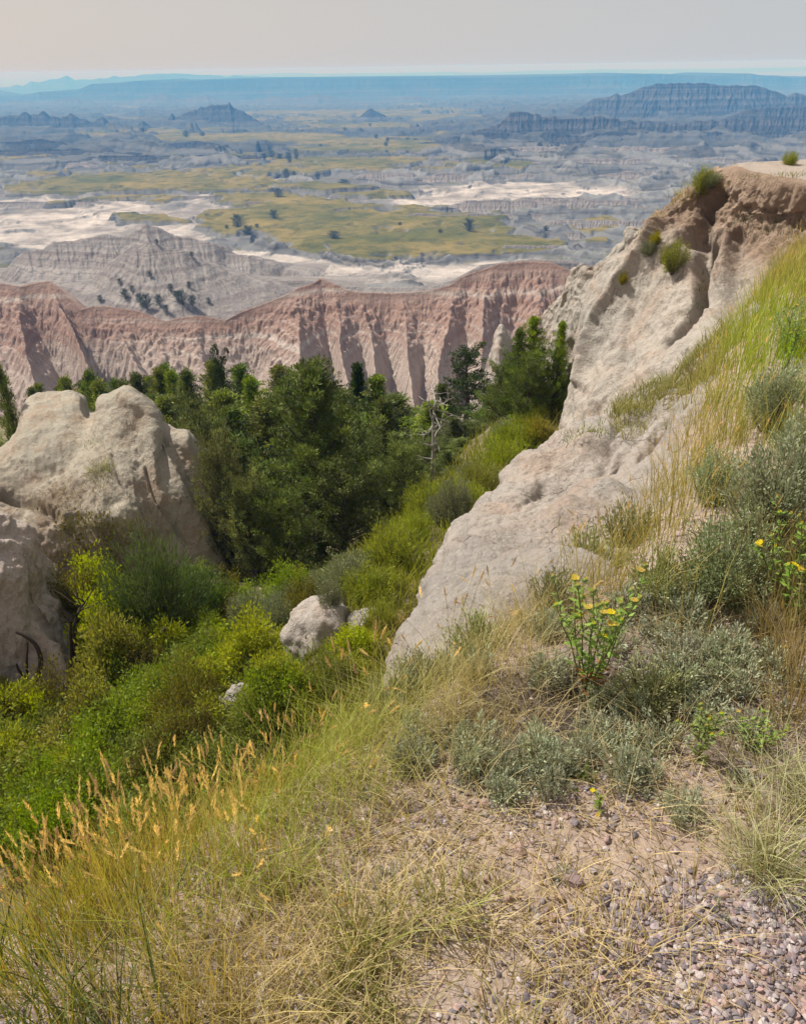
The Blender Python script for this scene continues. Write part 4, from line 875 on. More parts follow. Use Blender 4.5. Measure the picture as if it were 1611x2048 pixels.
shrub('plume', 405, 1255, 150, 120, 'lower twin beside the tallest one below the mound')
shrub('olive', 205, 1165, 190, 140, 'clinging to the foot of the clay mound')
shrub('olive', 290, 1130, 130, 110, 'under the cracked face of the clay mound')
shrub('olive', 95, 1165, 150, 120, 'in the notch between clay mound and clay bank')
for a in [(225, 1330, 130, 170), (285, 1365, 130, 130), (200, 1215, 120, 120), (350, 1340, 120, 110), (420, 1400, 120, 100), (20, 1500, 130, 130)]: shrub('lime', *a, 'rising tall between the clay bank and the feathery juniper shrubs', 'tall bright shrubs below the clay mound')
for a in [(140, 1120, 140, 100), (245, 1090, 120, 80), (340, 1150, 110, 90), (60, 1110, 100, 70)]: shrub('olive', *a, 'overlapping the base of the clay mound', 'half bare shrubs along the mound base')
shrub('olive', 175, 1260, 150, 150, 'behind the two bare dark stems')
shrub('lime', 240, 1385, 150, 175, 'standing tall in the gully next to the bare dark stems')
shrub('lime', 265, 1270, 80, 60, 'small one at the foot of the feathery juniper shrub')
shrub('sagebrush', 690, 1185, 130, 75, 'behind the big pale boulder'); shrub('sagebrush', 668, 1228, 56, 56, 'growing out of the big pale boulder', at=on_gully(668, 1245) + np.array([0, -.3, .45]))
shrub('rabbit', 785, 1135, 140, 85, 'on the open gully slope above the boulder'); shrub('sagebrush', 905, 1050, 90, 90, 'dark one against the end of the white clay ridge')
shrub('yellow', 1064, 822, 52, 46, 'at the narrow path under the cliff'); shrub('yellow', 1075, 885, 80, 46, 'spreading low at the top of the white clay ridge')
G_S = {'lime': 'bright leafy shrubs filling the gully', 'green': 'green leafy shrubs filling the gully', 'rabbit': 'rabbitbrush along the gully slope', 'sagebrush': 'sagebrush scattered on the gully floor'}
for kd, lst in {'lime': [(60, 1470, 150, 120), (130, 1560, 200, 130), (560, 1310, 100, 56), (600, 1400, 110, 50), (705, 1310, 110, 66), (545, 1400, 90, 60), (600, 1440, 110, 66), (430, 1470, 150, 90), (30, 1620, 180, 120), (710, 1355, 90, 50), (320, 1470, 130, 90), (480, 1330, 110, 60), (10, 1440, 110, 100), (575, 1345, 80, 40)],
                'green': [(350, 1420, 190, 120), (250, 1490, 200, 130), (30, 1540, 170, 130), (200, 1640, 230, 140), (330, 1570, 200, 130), (70, 1700, 220, 140), (420, 1545, 160, 90), (410, 1345, 150, 90), (470, 1240, 120, 80), (150, 1480, 160, 110), (300, 1680, 200, 120), (500, 1470, 130, 80), (430, 1300, 130, 80), (120, 1640, 170, 110), (380, 1200, 120, 80), (240, 1560, 150, 100)],
                'rabbit': [(850, 1035, 110, 66), (960, 985, 110, 56), (1000, 950, 120, 64), (1040, 905, 110, 60), (740, 1195, 130, 60), (900, 1010, 100, 50), (1005, 905, 90, 44), (940, 1020, 90, 50), (820, 1085, 100, 60), (760, 1255, 90, 56), (1070, 855, 70, 40)],
                'sagebrush': [(520, 1350, 110, 66), (505, 1255, 110, 76), (565, 1255, 100, 66), (640, 1190, 80, 46), (1015, 880, 80, 36), (880, 1050, 80, 60), (575, 1225, 80, 56), (940, 960, 70, 36), (720, 1150, 90, 50), (640, 1290, 70, 40)]}.items():
    for a in lst: shrub(kd, *a, {'lime': 'mixed into the brush on the gully floor', 'green': 'mixed into the brush on the gully floor', 'rabbit': 'on the sunny gully slope beside the white ridge', 'sagebrush': 'scattered on the gully floor near the boulders'}[kd], G_S[kd])
rr = np.random.default_rng(65); m_ = 0
while m_ < 70:
    a, b = rr.uniform(-40, 760), rr.uniform(1190, 1720)
    if b < 1190 + .32 * abs(a - 420) * (a < 420) or b > 1760 - .55 * a or (abs(a - 645) < 120 and 1235 < b < 1380) or (abs(a - 480) < 50 and 1400 < b < 1470) or (a < 170 and 1280 < b < 1440): continue
    kd = ['green', 'green', 'lime', 'green', 'olive'][rr.integers(0, 5)]; w_ = rr.uniform(90, 170) * (.7 + .5 * (b - 1190) / 500); m_ += 1
    shrub(kd, a, b, w_, w_ * rr.uniform(.75, 1.15), 'mixed into the brush on the gully floor', G_S.get(kd, 'half bare shrubs in the gully brush'))
# on the cliff
for kd, px_, py_, w_, h_, where in [('rabbit', 1340, 534, 66, 50, 'rounded tuft growing on the cliff face'), ('yellow', 1303, 482, 28, 26, 'small tuft high on the cliff edge'), ('yellow', 1240, 560, 24, 20, 'tiny tuft lower on the cliff edge'), ('sagebrush', 1292, 500, 36, 26, 'below the small yellow tuft on the cliff edge'),
                                    ('rabbit', 1575, 321, 40, 24, 'alone on the flat cliff top'), ('rabbit', 1395, 384, 50, 40, 'at the broken tip of the cliff top'), ('sagebrush', 1420, 378, 50, 26, 'on the broken lip of the cliff top')]:
    shrub(kd, px_, py_, w_, h_, where, at=pick(CLIFF, px_, py_))

# ------------------------------------------------------------------ boulders
def rock_mesh(name, seed, amp=.22, n=44, flat=.7, f=1.3):
    th = np.linspace(0, math.pi, n); ph = np.linspace(0, 2 * math.pi, 2 * n, endpoint=False)
    T, Ph = np.meshgrid(th, ph, indexing='ij'); d = np.stack([np.sin(T) * np.cos(Ph), np.sin(T) * np.sin(Ph), np.cos(T)], -1)
    r = 1 + amp * fbm(d[..., 0] * f, d[..., 1] * f, d[..., 2] * f, 5, seed) - .3 * np.maximum(0, noise(d[..., 0] * .9, d[..., 1] * .9, d[..., 2] * .9, seed + 3))
    V = (d * r[..., None] * np.array([1, 1, flat])).reshape(-1, 3); i = np.arange(n * 2 * n).reshape(n, 2 * n); j = np.roll(i, -1, 1)
    return mesh(name, V, np.stack([i[:-1], i[1:], j[1:], j[:-1]], -1).reshape(-1, 4), attrs={'stain': np.zeros(len(V))}, mats=[M_clay])
RK = [rock_mesh('boulder', 401), rock_mesh('boulder', 402, .3), rock_mesh('boulder', 403, .26)]
def boulder(k, px, py, w, h, label, group=None):
    q = on_gully(px, py); s = w * float((q - CAM) @ _f) / F * .5
    tag(link('boulder', RK[k], None, q + np.array([0, 0, s * h * .15]), (0, 0, k * 1.9 + px), (s, s * .85, s * h)), label, 'boulder', group)
boulder(0, 645, 1275, 175, 1.15, 'big pale boulder half sunk in the gully floor'); boulder(1, 480, 1408, 85, .9, 'small pale boulder among bright shrubs nearer the rim')
boulder(2, 735, 1250, 90, .8, 'brownish boulder just behind the big pale boulder'); boulder(1, 605, 1195, 50, .7, 'little grey stone uphill of the big pale boulder')
for a in [(868, 1008, 26), (892, 1000, 30), (915, 992, 24), (852, 1000, 18)]: boulder(2, a[0], a[1], a[2], .7, 'white stone lying at the foot of the grassy gully slope', 'white stones under the trees')

# ------------------------------------------------------------------ dead wood
def branchy(name, seed, lines_spec, mat, sub=5, sl=.35):
    g = np.random.default_rng(seed); L = []
    for p0, p1, r, amp in lines_spec:
        ln = wobble(g, p0, p1, 8, amp); L.append((ln, np.linspace(r, r * .35, 8)))
        D = np.linalg.norm(np.array(p1) - np.array(p0))
        for k in range(sub):
            s = g.uniform(.35, .98); c = np.array([np.interp(s, np.linspace(0, 1, 8), ln[:, i]) for i in range(3)])
            e = c + unit(g.normal(size=3) + np.array([0, 0, .35]) + .5 * (np.array(p1) - p0) / D) * sl * D * g.uniform(.4, 1); tw = wobble(g, c, e, 5, .1); L.append((tw, np.linspace(r * .4, r * .1, 5)))
            for _ in range(2): L.append((wobble(g, tw[3], tw[3] + unit(g.normal(size=3)) * sl * D * .3, 4, .1), np.linspace(r * .18, r * .06, 4)))
    v, f = tubes(L, 5); return mesh(name, v, f, mats=[mat])
def dead(name, me, loc, label, cat): tag(link(name, me, None, loc), label, cat)
q = on_gully(862, 985); dead('dead_tree', branchy('dead_tree', 71, [((0, 0, 0), (.1, 0, 2.5), .055, .03)], M_dead, 22, .34), q, 'bare grey dead tree beside the dark junipers', 'dead tree')
q = on_gully(448, 1120); dead('dead_branches', branchy('dead_branches', 72, [((0, 0, .3), (-1.0, -.2, 1.0), .03, .05), ((.1, 0, .3), (-.9, -.3, .35), .025, .06), ((.2, 0, .2), (-.5, -.4, .9), .022, .05), ((0, -.1, .2), (-1.2, -.3, .6), .02, .06)], M_dead, 6, .3), q + np.array([0, -1.0, .35]), 'tangle of bleached dead branches at the mound foot', 'branches')
t = NT('dark_wood'); M_dark = t.surf(t.mix(t.noise(20, 4, vec=t.obj()), (.030, .022, .017), (.075, .055, .042)), .9, None, .15)
q = P(48, 1395, 8.9); g = np.random.default_rng(73)
def pline(pts, Y0, origin): return np.array([P(a, b, Y0) - origin for a, b in pts])
o_ = P(62, 1400, 8.9)
L = [(catmull(pline([(66, 1402), (78, 1350), (82, 1320), (72, 1290), (50, 1272), (33, 1264)], 8.9, o_), 14), np.linspace(.042, .02, 14)), (catmull(pline([(60, 1400), (52, 1360), (38, 1340), (34, 1328)], 8.9, o_), 8), np.linspace(.03, .012, 8)), (catmull(pline([(58, 1385), (54, 1330), (56, 1285)], 8.95, o_), 8), np.linspace(.022, .012, 8))]
v, f = tubes(L, 6); dead('bare_stem', mesh('bare_stem', v, f, mats=[M_dark]), o_, 'dark bare stem bent into a hook in front of the clay bank', 'bare stem')
o_ = P(152, 1370, 9.4)
L = [(catmull(pline([(153, 1372), (146, 1320), (141, 1270), (142, 1245)], 9.4, o_), 8), np.linspace(.036, .02, 8)), (catmull(pline([(161, 1368), (154, 1310), (148, 1262), (156, 1225), (170, 1205)], 9.4, o_), 10), np.linspace(.034, .014, 10))]
for k in range(7): L.append((wobble(g, L[1][0][-1 - (k % 4)], L[1][0][-1 - (k % 4)] + np.array([g.normal() * .3, g.normal() * .2, .25 + .3 * g.random()]), 5, .12), np.linspace(.01, .003, 5)))
v, f = tubes(L, 6); dead('bare_stem', mesh('bare_stem', v, f, mats=[M_dark]), o_, 'pair of dark bare upright stems beside the lime shrub', 'bare stem')
o_ = P(318, 1270, 9.6)
v, f = tubes([(pline([(296, 1298), (314, 1275), (332, 1256)], 9.4, o_), np.array([.03, .03, .026]))], 6); dead('fallen_branch', mesh('fallen_branch', v, f, mats=[M_bark]), o_, 'grey broken branch slanting out of the feathery shrub', 'branch')
# ------------------------------------------------------------------ undergrowth on the gully floor and slopes (nobody could count it)
g = np.random.default_rng(81)
def gpts(n, y0, y1, half=.62, pw=1.0):
    u = g.random(n); y = (y0 ** -pw + u * (y1 ** -pw - y0 ** -pw)) ** (-1 / pw); x = (g.random(n) * 2 - 1) * (y * half + .5); return x, y
x, y = gpts(90000, 3.2, 32, .58, .7)
z = gully_z(x, y); bpx, bqy = proj(np.stack([x, y, z], -1))
k = (rim_dist(x, y) > .4) & (bpx < 1300)
k &= ~((g.random(len(x)) < .7) & (fbm(x * .5, y * .5, 0, 3, 82) < -.25))
x, y, z, bpx, bqy = x[k], y[k], z[k], bpx[k], bqy[k]; n = len(x)
fresh = sstep(560, 820, bpx + .25 * (bqy - 1000))[:, None]; dry = (sstep(.0, .5, fbm(x * .45, y * .45, 3, 4, 83)) * .75)[:, None]
c1 = (1 - fresh) * np.array([.075, .10, .025]) + fresh * np.array([.30, .32, .035]); c1 = c1 * (1 - dry) + dry * np.array([.30, .235, .075])
c1 = c1 * (.7 + .6 * g.random((n, 1)))
H = (.07 + .15 * g.random(n)) * (1 + .5 * (y > 14)) * (.8 + .9 * fresh[:, 0]); A, _, _ = blades(g, np.stack([x, y, z - .02], -1), H, H * (.2 + .5 * g.random(n)), g.random(n) * 6.28, .010 + .0009 * y, c1 * .6, c1, 1.0, 3)
nf = 26000; i = g.integers(0, n, nf); u = rvec(g, nf) * .16
pos = np.stack([x[i], y[i], z[i] + .06 + .12 * g.random(nf)], -1) + u * np.array([1, 1, .5]); keep = fresh[i, 0] < .7
V, Fq = leaves(g, pos[keep], unit(rvec(g, keep.sum()) + np.array([0, 0, .5])), .045, .028); cf = (np.array([.10, .15, .025]) + g.random((keep.sum(), 1)) * np.array([.11, .10, .005])) * (.7 + .6 * g.random((keep.sum(), 1)))
U = join([A, (V, Fq, np.repeat(cf, 4, 0))])
# thin grass in the groove between cliff and white ridge, and on the ledges
def on_surface(G, sel, n, up=.25):
    V = G.reshape(-1, 3); a, b = proj(V); N = grid_normals(G).reshape(-1, 3); N = N * np.sign(N[:, 2:3] + 1e-9); w = sel(a, b) * (N[:, 2] > up)
    i = g.choice(len(V), n, p=w / w.sum()); return V[i] + g.normal(size=(n, 3)) * np.array([.05, .05, 0])
parts = [U]
def scrub(G, sel, n, H0, c, Wd=.008, up=.25):
    b = on_surface(G, sel, n, up); Hh = H0 * (.5 + g.random(n)); cc_ = np.array(c) * (.65 + .7 * g.random((n, 1)))
    parts.append(blades(g, b, Hh, Hh * .6, g.random(n) * 6.28, Wd, cc_ * .7, cc_, 1.0, 3)[0])
band = lambda x0, y0, x1, y1, w: (lambda a, b: np.exp(-((np.abs((b - y0) * (x1 - x0) - (a - x0) * (y1 - y0)) / math.hypot(x1 - x0, y1 - y0)) / w) ** 2) * (a > min(x0, x1)) * (a < max(x0, x1)))
scrub(WHITE, band(1230, 830, 1470, 690, 34), 5200, .12, (.30, .29, .11)); scrub(WHITE, band(1130, 880, 1250, 850, 12), 220, .08, (.26, .28, .08))
scrub(CLIFF, band(1340, 400, 1450, 372, 12), 900, .16, (.30, .27, .05)); scrub(CLIFF, band(1280, 470, 1345, 410, 8), 160, .10, (.28, .27, .08))
scrub(CLIFF, band(1450, 360, 1611, 352, 6), 260, .05, (.25, .26, .1)); scrub(CLIFF, band(1460, 440, 1600, 470, 16), 320, .12, (.09, .11, .04), up=-.5); scrub(CLIFF, band(1372, 650, 1410, 560, 6), 200, .10, (.10, .12, .05), up=-.5)
scrub(MOUND, band(120, 1060, 310, 1060, 26), 1500, .16, (.22, .20, .05), up=-.2); scrub(MOUND, band(60, 1010, 230, 960, 20), 500, .12, (.24, .21, .08), up=-.2); scrub(MOUND, band(140, 890, 215, 885, 7), 130, .08, (.25, .27, .12), up=-.2); scrub(MOUND, band(180, 945, 225, 940, 10), 260, .16, (.26, .29, .08), up=-.2)
b = on_surface(RED, lambda a, b: (b > 690) * (a > 850) * (a < 1020) * 1.0, 900); Hh = .35 * (.5 + g.random(900)); parts.append(blades(g, b, Hh, Hh, g.random(900) * 6.28, .12, (.12, .12, .05), (.2, .19, .08), 1, 3)[0])
v, f, c = join(parts)
tag(link('undergrowth', mesh('undergrowth', v, f, cols=c, mats=[M_grass], smooth=False)), 'mixed grass and low leafy growth over the gully floor and ledges', None, None, 'stuff')

# ------------------------------------------------------------------ foreground
def on_ground(px, py):
    Ys = np.linspace(.5, 12, 2200)
    for _ in range(120):                      # a point past the rim slides back down to it
        d = ray(px, py); p = CAM + d * (Ys / d[1])[:, None]; m = p[:, 2] < ground_z(p[:, 0], p[:, 1]); i = np.argmax(m)
        if m[i] and rim_dist(p[i, 0], p[i, 1]) < .12: return p[i]
        py += 8; px += 2
def field(n, x0, x1, y0, y1, w):
    """n plan points in a box, kept with probability w(px, py, rim distance, x, y)"""
    x = g.uniform(x0, x1, n); y = g.uniform(y0, y1, n); z = ground_z(x, y); a, b = proj(np.stack([x, y, z], -1)); d = rim_dist(x, y)
    k = g.random(n) < w(a, b, d, x, y); return np.stack([x, y, z - .008], -1)[k], a[k], b[k], d[k]
GR, HEADS = [], []
def sward(base, H, lean, W, c0, c1, head=0.0, hl=.062, hc=(.72, .53, .27), curve=1.0, az=None, k=4):
    n = len(base); c0, c1 = np.array(c0), np.array(c1)
    if n == 0: return
    m = g.random((n, 1)); cc_ = (c0 if c0.ndim == 2 else c0[None]) * (.65 + .7 * m); ct = (c1 if c1.ndim == 2 else c1[None]) * (.7 + .6 * g.random((n, 1)))
    arr, tip, ax = blades(g, base, H, lean, g.random(n) * 6.283 if az is None else az, W, cc_, ct, curve, k); GR.append(arr)
    if head > 0:
        hd = g.random(n) < head; L = hl * (.6 + .8 * g.random(hd.sum()))
        HEADS.append(seed_heads(g, tip[hd] - ax[hd] * .01, ax[hd], L, .0105, np.array(hc) * (.8 + .5 * g.random((hd.sum(), 1)))))
tuftn = lambda x, y, s=2.2, o=0.0: sstep(-.25 + o, .45 + o, fbm(x * s, y * s, 0, 3, 91))
# golden stand on the left
wA = lambda a, b, d, x, y: sstep(700, 330, a) * sstep(.42, .15, d) * (.5 + .5 * sstep(2080, 1860, b)) * (.25 + .75 * tuftn(x, y, 3.2))
B, a, b, d = field(40000, -2.6, .1, .4, 2.2, wA); n = len(B)
gr = (np.clip(sstep(640, 60, a) * (.5 + .5 * sstep(1650, 1900, b)) * (g.random(n) * 1.3), 0, 1))[:, None]
c1 = (1 - gr) * np.array([.58, .41, .13]) + gr * np.array([.40, .40, .05]); c0 = (1 - gr) * np.array([.36, .29, .10]) + gr * np.array([.22, .26, .04])
H = (.10 + .25 * g.random(n) ** .8) * (.55 + .45 * sstep(620, 160, a)); sward(B, H, H * (.08 + .5 * g.random(n) ** 2), .0024, c0, c1)
B, a, b, d = field(6000, -2.4, .05, .5, 2.1, lambda a, b, d, x, y: wA(a, b, d, x, y) * sstep(2000, 1800, b)); n = len(B)
H = (.24 + .18 * g.random(n)) * (.6 + .4 * sstep(620, 200, a)); sward(B, H, H * (.05 + .3 * g.random(n) ** 2), .0020, (.36, .31, .09), (.56, .44, .18), .9)
# longer dark green blades at the bottom left
B, a, b, d = field(2600, -1.6, -.2, .4, 1.2, lambda a, b, d, x, y: sstep(420, 200, a) * sstep(1800, 1900, b) * tuftn(x, y, 5, .1)); H = .14 + .2 * g.random(len(B)); sward(B, H, H * (.3 + .7 * g.random(len(B))), .0042, (.07, .10, .03), (.17, .20, .06))
# fine grass along the rim
wB = lambda a, b, d, x, y: np.exp(-((d + .10) / .24) ** 2) * sstep(180, 420, a) * sstep(1150, 980, a) * (.25 + .75 * tuftn(x, y, 3.5))
B, a, b, d = field(60000, -1.3, .9, 1.0, 3.2, wB); n = len(B); m = np.clip(.25 + g.random((n, 1)), 0, 1) * sstep(960, 640, a)[:, None]
H = .08 + .21 * g.random(n); sward(B, H, H * (.25 + .7 * g.random(n)), .0021, (1 - m) * np.array([.34, .29, .12]) + m * np.array([.20, .27, .035]), (1 - m) * np.array([.56, .48, .26]) + m * np.array([.38, .46, .045]), .006, .045)
# tall grass on the right shoulder
wC = lambda a, b, d, x, y: sstep(930, 1180, a) * sstep(.28, .05, d) * sstep(-1.9, -.7, d) * sstep(1330, 1150, b) * (.2 + .8 * tuftn(x, y, 2.4))
B, a, b, d = field(90000, .2, 6.5, 2.0, 10.5, wC); n = len(B)
lime = (np.exp(-(((a - 1570) / 150) ** 2 + ((b - 740) / 150) ** 2)) * 1.0)[:, None]; oliv = sstep(.2, .6, fbm(B[:, 0] * .9, B[:, 1] * .9, 2, 3, 95))[:, None] * .6  # lime patch paints the backlit glow into the grass colour
c1 = np.array([.48, .38, .15]) * (1 - oliv) + oliv * np.array([.30, .33, .08]); c1 = c1 * (1 - lime) + lime * np.array([.40, .50, .04]); c0 = c1 * np.array([.5, .62, .5])
H = .14 + .28 * g.random(n); sward(B, H, H * (.12 + .55 * g.random(n) ** 1.5), .0024 + .0005 * B[:, 1], c0, c1)
B, a, b, d = field(4200, .25, 6, 2.2, 9.5, lambda a, b, d, x, y: wC(a, b, d, x, y) * sstep(-.9, -.2, d)); H = .3 + .2 * g.random(len(B)); sward(B, H, H * (.05 + .3 * g.random(len(B))), .0026, (.30, .26, .08), (.54, .38, .17), .6, .06, (.60, .42, .22))
# dry tufts lower centre and right; pale green tufts at the right; brown stalks at the right edge
def tufts(n, box, per, Hr, lean, W, c0, c1, head=0.0, rad=.05, w=None):
    x0, x1, y0, y1 = box; P0, a, b, d = field(n, x0, x1, y0, y1, w); m = len(P0)
    i = np.repeat(np.arange(m), per); k = len(i); o = g.normal(size=(k, 2)) * rad; B = P0[i].copy(); B[:, :2] += o; B[:, 2] = ground_z(B[:, 0], B[:, 1]) - .006
    H = (Hr[0] + (Hr[1] - Hr[0]) * g.random(k)) * (.6 + .7 * g.random(m))[i]; az = np.arctan2(o[:, 1], o[:, 0]) + g.normal(size=k) * .8
    tc = (.75 + .5 * g.random((m, 1)))[i]; sward(B, H, H * (lean[0] + lean[1] * g.random(k)), W, np.array(c0)[None] * tc, np.array(c1)[None] * tc, head, .045, (.42, .30, .14), .9, az)
low = lambda x0, x1, y0, y1, e=90: (lambda a, b, d, x, y: sstep(x0 - e, x0 + e, a) * sstep(x1 + e, x1 - e, a) * sstep(y0 - e, y0 + e, b) * sstep(y1 + e, y1 - e, b) * (d < -.05))
bx = (-.9, 1.6, .35, 2.4)
tufts(760, bx, 46, (.03, .11), (.6, 1.2), .0032, (.34, .28, .12), (.60, .48, .27), .0, .045, low(520, 1380, 1800, 2200, 60)); tufts(330, bx, 40, (.05, .15), (.3, .7), .0032, (.18, .20, .05), (.40, .40, .14), .0, .03, low(650, 1050, 1790, 2150, 60))
tufts(460, bx, 26, (.03, .10), (.6, 1.2), .0028, (.36, .29, .13), (.62, .50, .30), .0, .05, low(560, 1611, 1450, 1760, 60)); tufts(330, (.5, 2.2, .8, 2.4), 70, (.07, .20), (.4, .9), .0026, (.28, .29, .13), (.54, .53, .32), .0, .035, low(1440, 1760, 1530, 1800, 40))
tufts(420, (.7, 2.4, 1.2, 3.0), 46, (.12, .36), (.12, .5), .0024, (.26, .20, .08), (.46, .36, .19), .03, .04, low(1520, 1750, 1150, 1480, 30)); tufts(420, (.1, 2.0, 1.4, 3.2), 26, (.05, .16), (.5, .9), .002, (.28, .24, .11), (.52, .42, .24), .0, .05, low(820, 1560, 1180, 1500, 60))
tufts(150, (-.9, .5, .7, 1.9), 30, (.05, .16), (.4, .9), .002, (.32, .27, .10), (.56, .45, .22), .02, .04, low(480, 820, 1480, 1800, 60)); tufts(260, (-1.2, .2, .35, 1.1), 44, (.05, .16), (.5, 1.0), .0022, (.28, .25, .09), (.54, .43, .20), .01, .05, low(150, 640, 1830, 2200, 60))
v, f, c = join(GR); tag(link('grass', mesh('grass', v, f, cols=c, mats=[M_grass], smooth=False)), 'golden and green bunch grass on the overlook rim', None, None, 'stuff')
v, f, c = join(HEADS); tag(link('seed_heads', mesh('seed_heads', v, f, cols=c, mats=[M_straw], smooth=False)), 'ripe bristly seed heads over the grass', None, None, 'stuff')
# straw litter lying on the earth
B, a, b, d = field(25000, -1.6, 2.6, .4, 3.4, lambda a, b, d, x, y: (d < .1) * (.25 + .75 * tuftn(x, y, 4)) * sstep(3.4, 1.2, y)); n = len(B)
az = g.random(n) * 6.28; el = g.normal(size=n) * .16 + .08; ax = unit(np.stack([np.cos(az), np.sin(az), el], -1)); cc_ = (np.array([.52, .41, .25]) * (1 - (q_ := g.random((n, 1)))) + q_ * np.array([.30, .19, .12])) * (.6 + .8 * g.random((n, 1)))
V, Fq = leaves(g, B + np.array([0, 0, .013]), ax, (.02 + .06 * g.random(n) ** 2), .0032, np.array([0, 0, 1.])); tag(link('straw', mesh('straw', V, Fq, cols=np.repeat(cc_, 4, 0), mats=[M_straw], smooth=False)), 'dry straw litter scattered on the earth', None, None, 'stuff')

# ------------------------------------------------------------------ gravel and loose stones
def ico(sub=0):
    import bmesh
    bm = bmesh.new(); bmesh.ops.create_icosphere(bm, subdivisions=sub + 1, radius=1.0); bm.verts.ensure_lookup_table()
    V = np.array([v.co[:] for v in bm.verts]); Fc = np.array([[v.index for v in f.verts] for f in bm.faces]); bm.free(); return V, Fc
I0, IF0 = ico(0); I1, IF1 = ico(1)
STC = np.array([[.29, .245, .255], [.21, .185, .20], [.38, .33, .32], [.36, .255, .23], [.15, .13, .145], [.46, .41, .39], [.27, .20, .20], [.32, .265, .275]])
def stones(n, box, w, s0, s1):
    B, a, b, d = field(n, *box, w); m = len(B); s = s0 + (s1 - s0) * g.random(m) ** 2.2
    sc3 = np.stack([np.ones(m), .65 + .3 * g.random(m), .4 + .35 * g.random(m)], -1) * s[:, None]; az = g.random(m) * 6.28
    V = I0[None] * (1 + .26 * g.normal(size=(m, len(I0), 1)) * .8); V = V * sc3[:, None]
    ca, sa = np.cos(az)[:, None], np.sin(az)[:, None]; V = np.stack([V[..., 0] * ca - V[..., 1] * sa, V[..., 0] * sa + V[..., 1] * ca, V[..., 2] + .25 * g.normal(size=(m, 1)) * V[..., 0]], -1)
    V = V + (B + np.array([0, 0, .009]))[:, None] + np.array([0, 0, .12])[None, None] * s[:, None, None]
    Fq = (IF0[None] + (np.arange(m) * len(I0))[:, None, None]).reshape(-1, 3); c = 1.0 * STC[g.integers(0, len(STC), m)] * (.75 + .5 * g.random((m, 1)))
    return V.reshape(-1, 3), Fq, np.repeat(c, len(I0), 0)
t = NT('stone'); M_stone = t.surf(t.mix(t.math('MULTIPLY', t.noise(160, 4), .5), t.attr('Col', 'Color'), t.mix(1.0, t.attr('Col', 'Color'), (.55, .5, .5), 'MULTIPLY')), .8, t.bump(t.noise(220, 4), .3, .002), .25)
path = lambda a, b: sstep(0, 150, (a - 1190) + (b - 1900) * .75 - 120 * fbm(a / 150, b / 150, 0, 3, 97) + 130)
v, f, c = join([stones(30000, (.15, 1.7, .3, 1.5), lambda a, b, d, x, y: path(a, b) * .95 * sstep(1720, 1800, b), 0.0025, .0115), stones(60000, (-1.2, 2.4, .35, 3.0), lambda a, b, d, x, y: (d < -.02) * sstep(150, 520, a) * (.16 + .84 * sstep(-.05, .4, fbm(x * 2.4, y * 2.4, 5, 4, 98))) * .7, .0018, .0105),
                stones(5000, (-.2, 1.1, 1.1, 1.75), lambda a, b, d, x, y: np.exp(-(((a - 1060) / 240) ** 2 + ((b - 1590) / 80) ** 2)), .003, .012), stones(1500, (-.9, .1, .5, 1.1), lambda a, b, d, x, y: np.exp(-(((a - 480) / 120) ** 2 + ((b - 1850) / 90) ** 2)), .004, .014), stones(1800, (-.9, .2, .35, 1.0), lambda a, b, d, x, y: sstep(1930, 2010, b) * (a < 640), .004, .014)])
tag(link('gravel', mesh('gravel', v, f, cols=c, mats=[M_stone], smooth=False)), 'loose grey and pinkish gravel at the path edge', None, None, 'stuff')
SM = []
for k in range(7):
    V = I1 * (1 + .12 * g.normal(size=(len(I1), 1))) * np.array([1, .72, .55]); cs = STC[k]
    SM.append(mesh('stone', V, IF1, cols=np.broadcast_to(cs, V.shape), mats=[M_stone], smooth=False))
SL = [(1038, 1708, 20, 3, 'pinkish brown stone alone on the bare earth patch'), (1135, 1985, 20, 1, 'dark grey stone in the straw left of the gravel path'), (1205, 1985, 20, 0, 'pale grey oblong stone beside the dark stone in the straw'), (1130, 2035, 24, 2, 'whitish long stone in the straw at the bottom edge'), (1042, 1445, 12, 0, 'round grey stone on the darkened earth under the scarp'),
      (930, 1425, 9, 1, 'small dark stone on the darkened earth left of the round grey one'), (1224, 1812, 14, 2, 'white stone standing out in the dry straw'), (1145, 1765, 22, 6, 'purplish stone in the straw above the white one'), (485, 1845, 22, 2, 'flat grey stone below the thin grass stalks'), (470, 1870, 16, 3, 'reddish stone touching the flat grey one'), (1075, 1910, 17, 2, 'pale stone deep in the dry straw'), (1490, 1530, 13, 1, 'dark slate stone near the small flowering weeds')]
for a, b, s, k, lb in SL:
    q = on_ground(a, b); r = s * float((q - CAM) @ _f) / F; tag(link('stone', SM[k], None, q + np.array([0, 0, r * .3]), (g.normal() * .2, g.normal() * .2, g.random() * 6), r), lb, 'stone')
for j in range(70):
    a, b = (g.uniform(1180, 1640), g.uniform(1790, 2040)) if j < 44 else (g.uniform(830, 1250), g.uniform(1560, 1860))
    if j < 44 and path(a, b) < .4: continue
    q = on_ground(a, b); r = .008 + .007 * g.random(); tag(link('stone', SM[g.integers(0, 5)], None, q + np.array([0, 0, r * .35 + .004]), (g.normal() * .3, g.normal() * .3, g.random() * 6), r),
        'larger angular stone lying among the path gravel' if j < 44 else 'loose stone scattered on the bare earth above the straw', 'stone', 'larger stones in the path gravel' if j < 44 else 'loose stones on the bare earth')

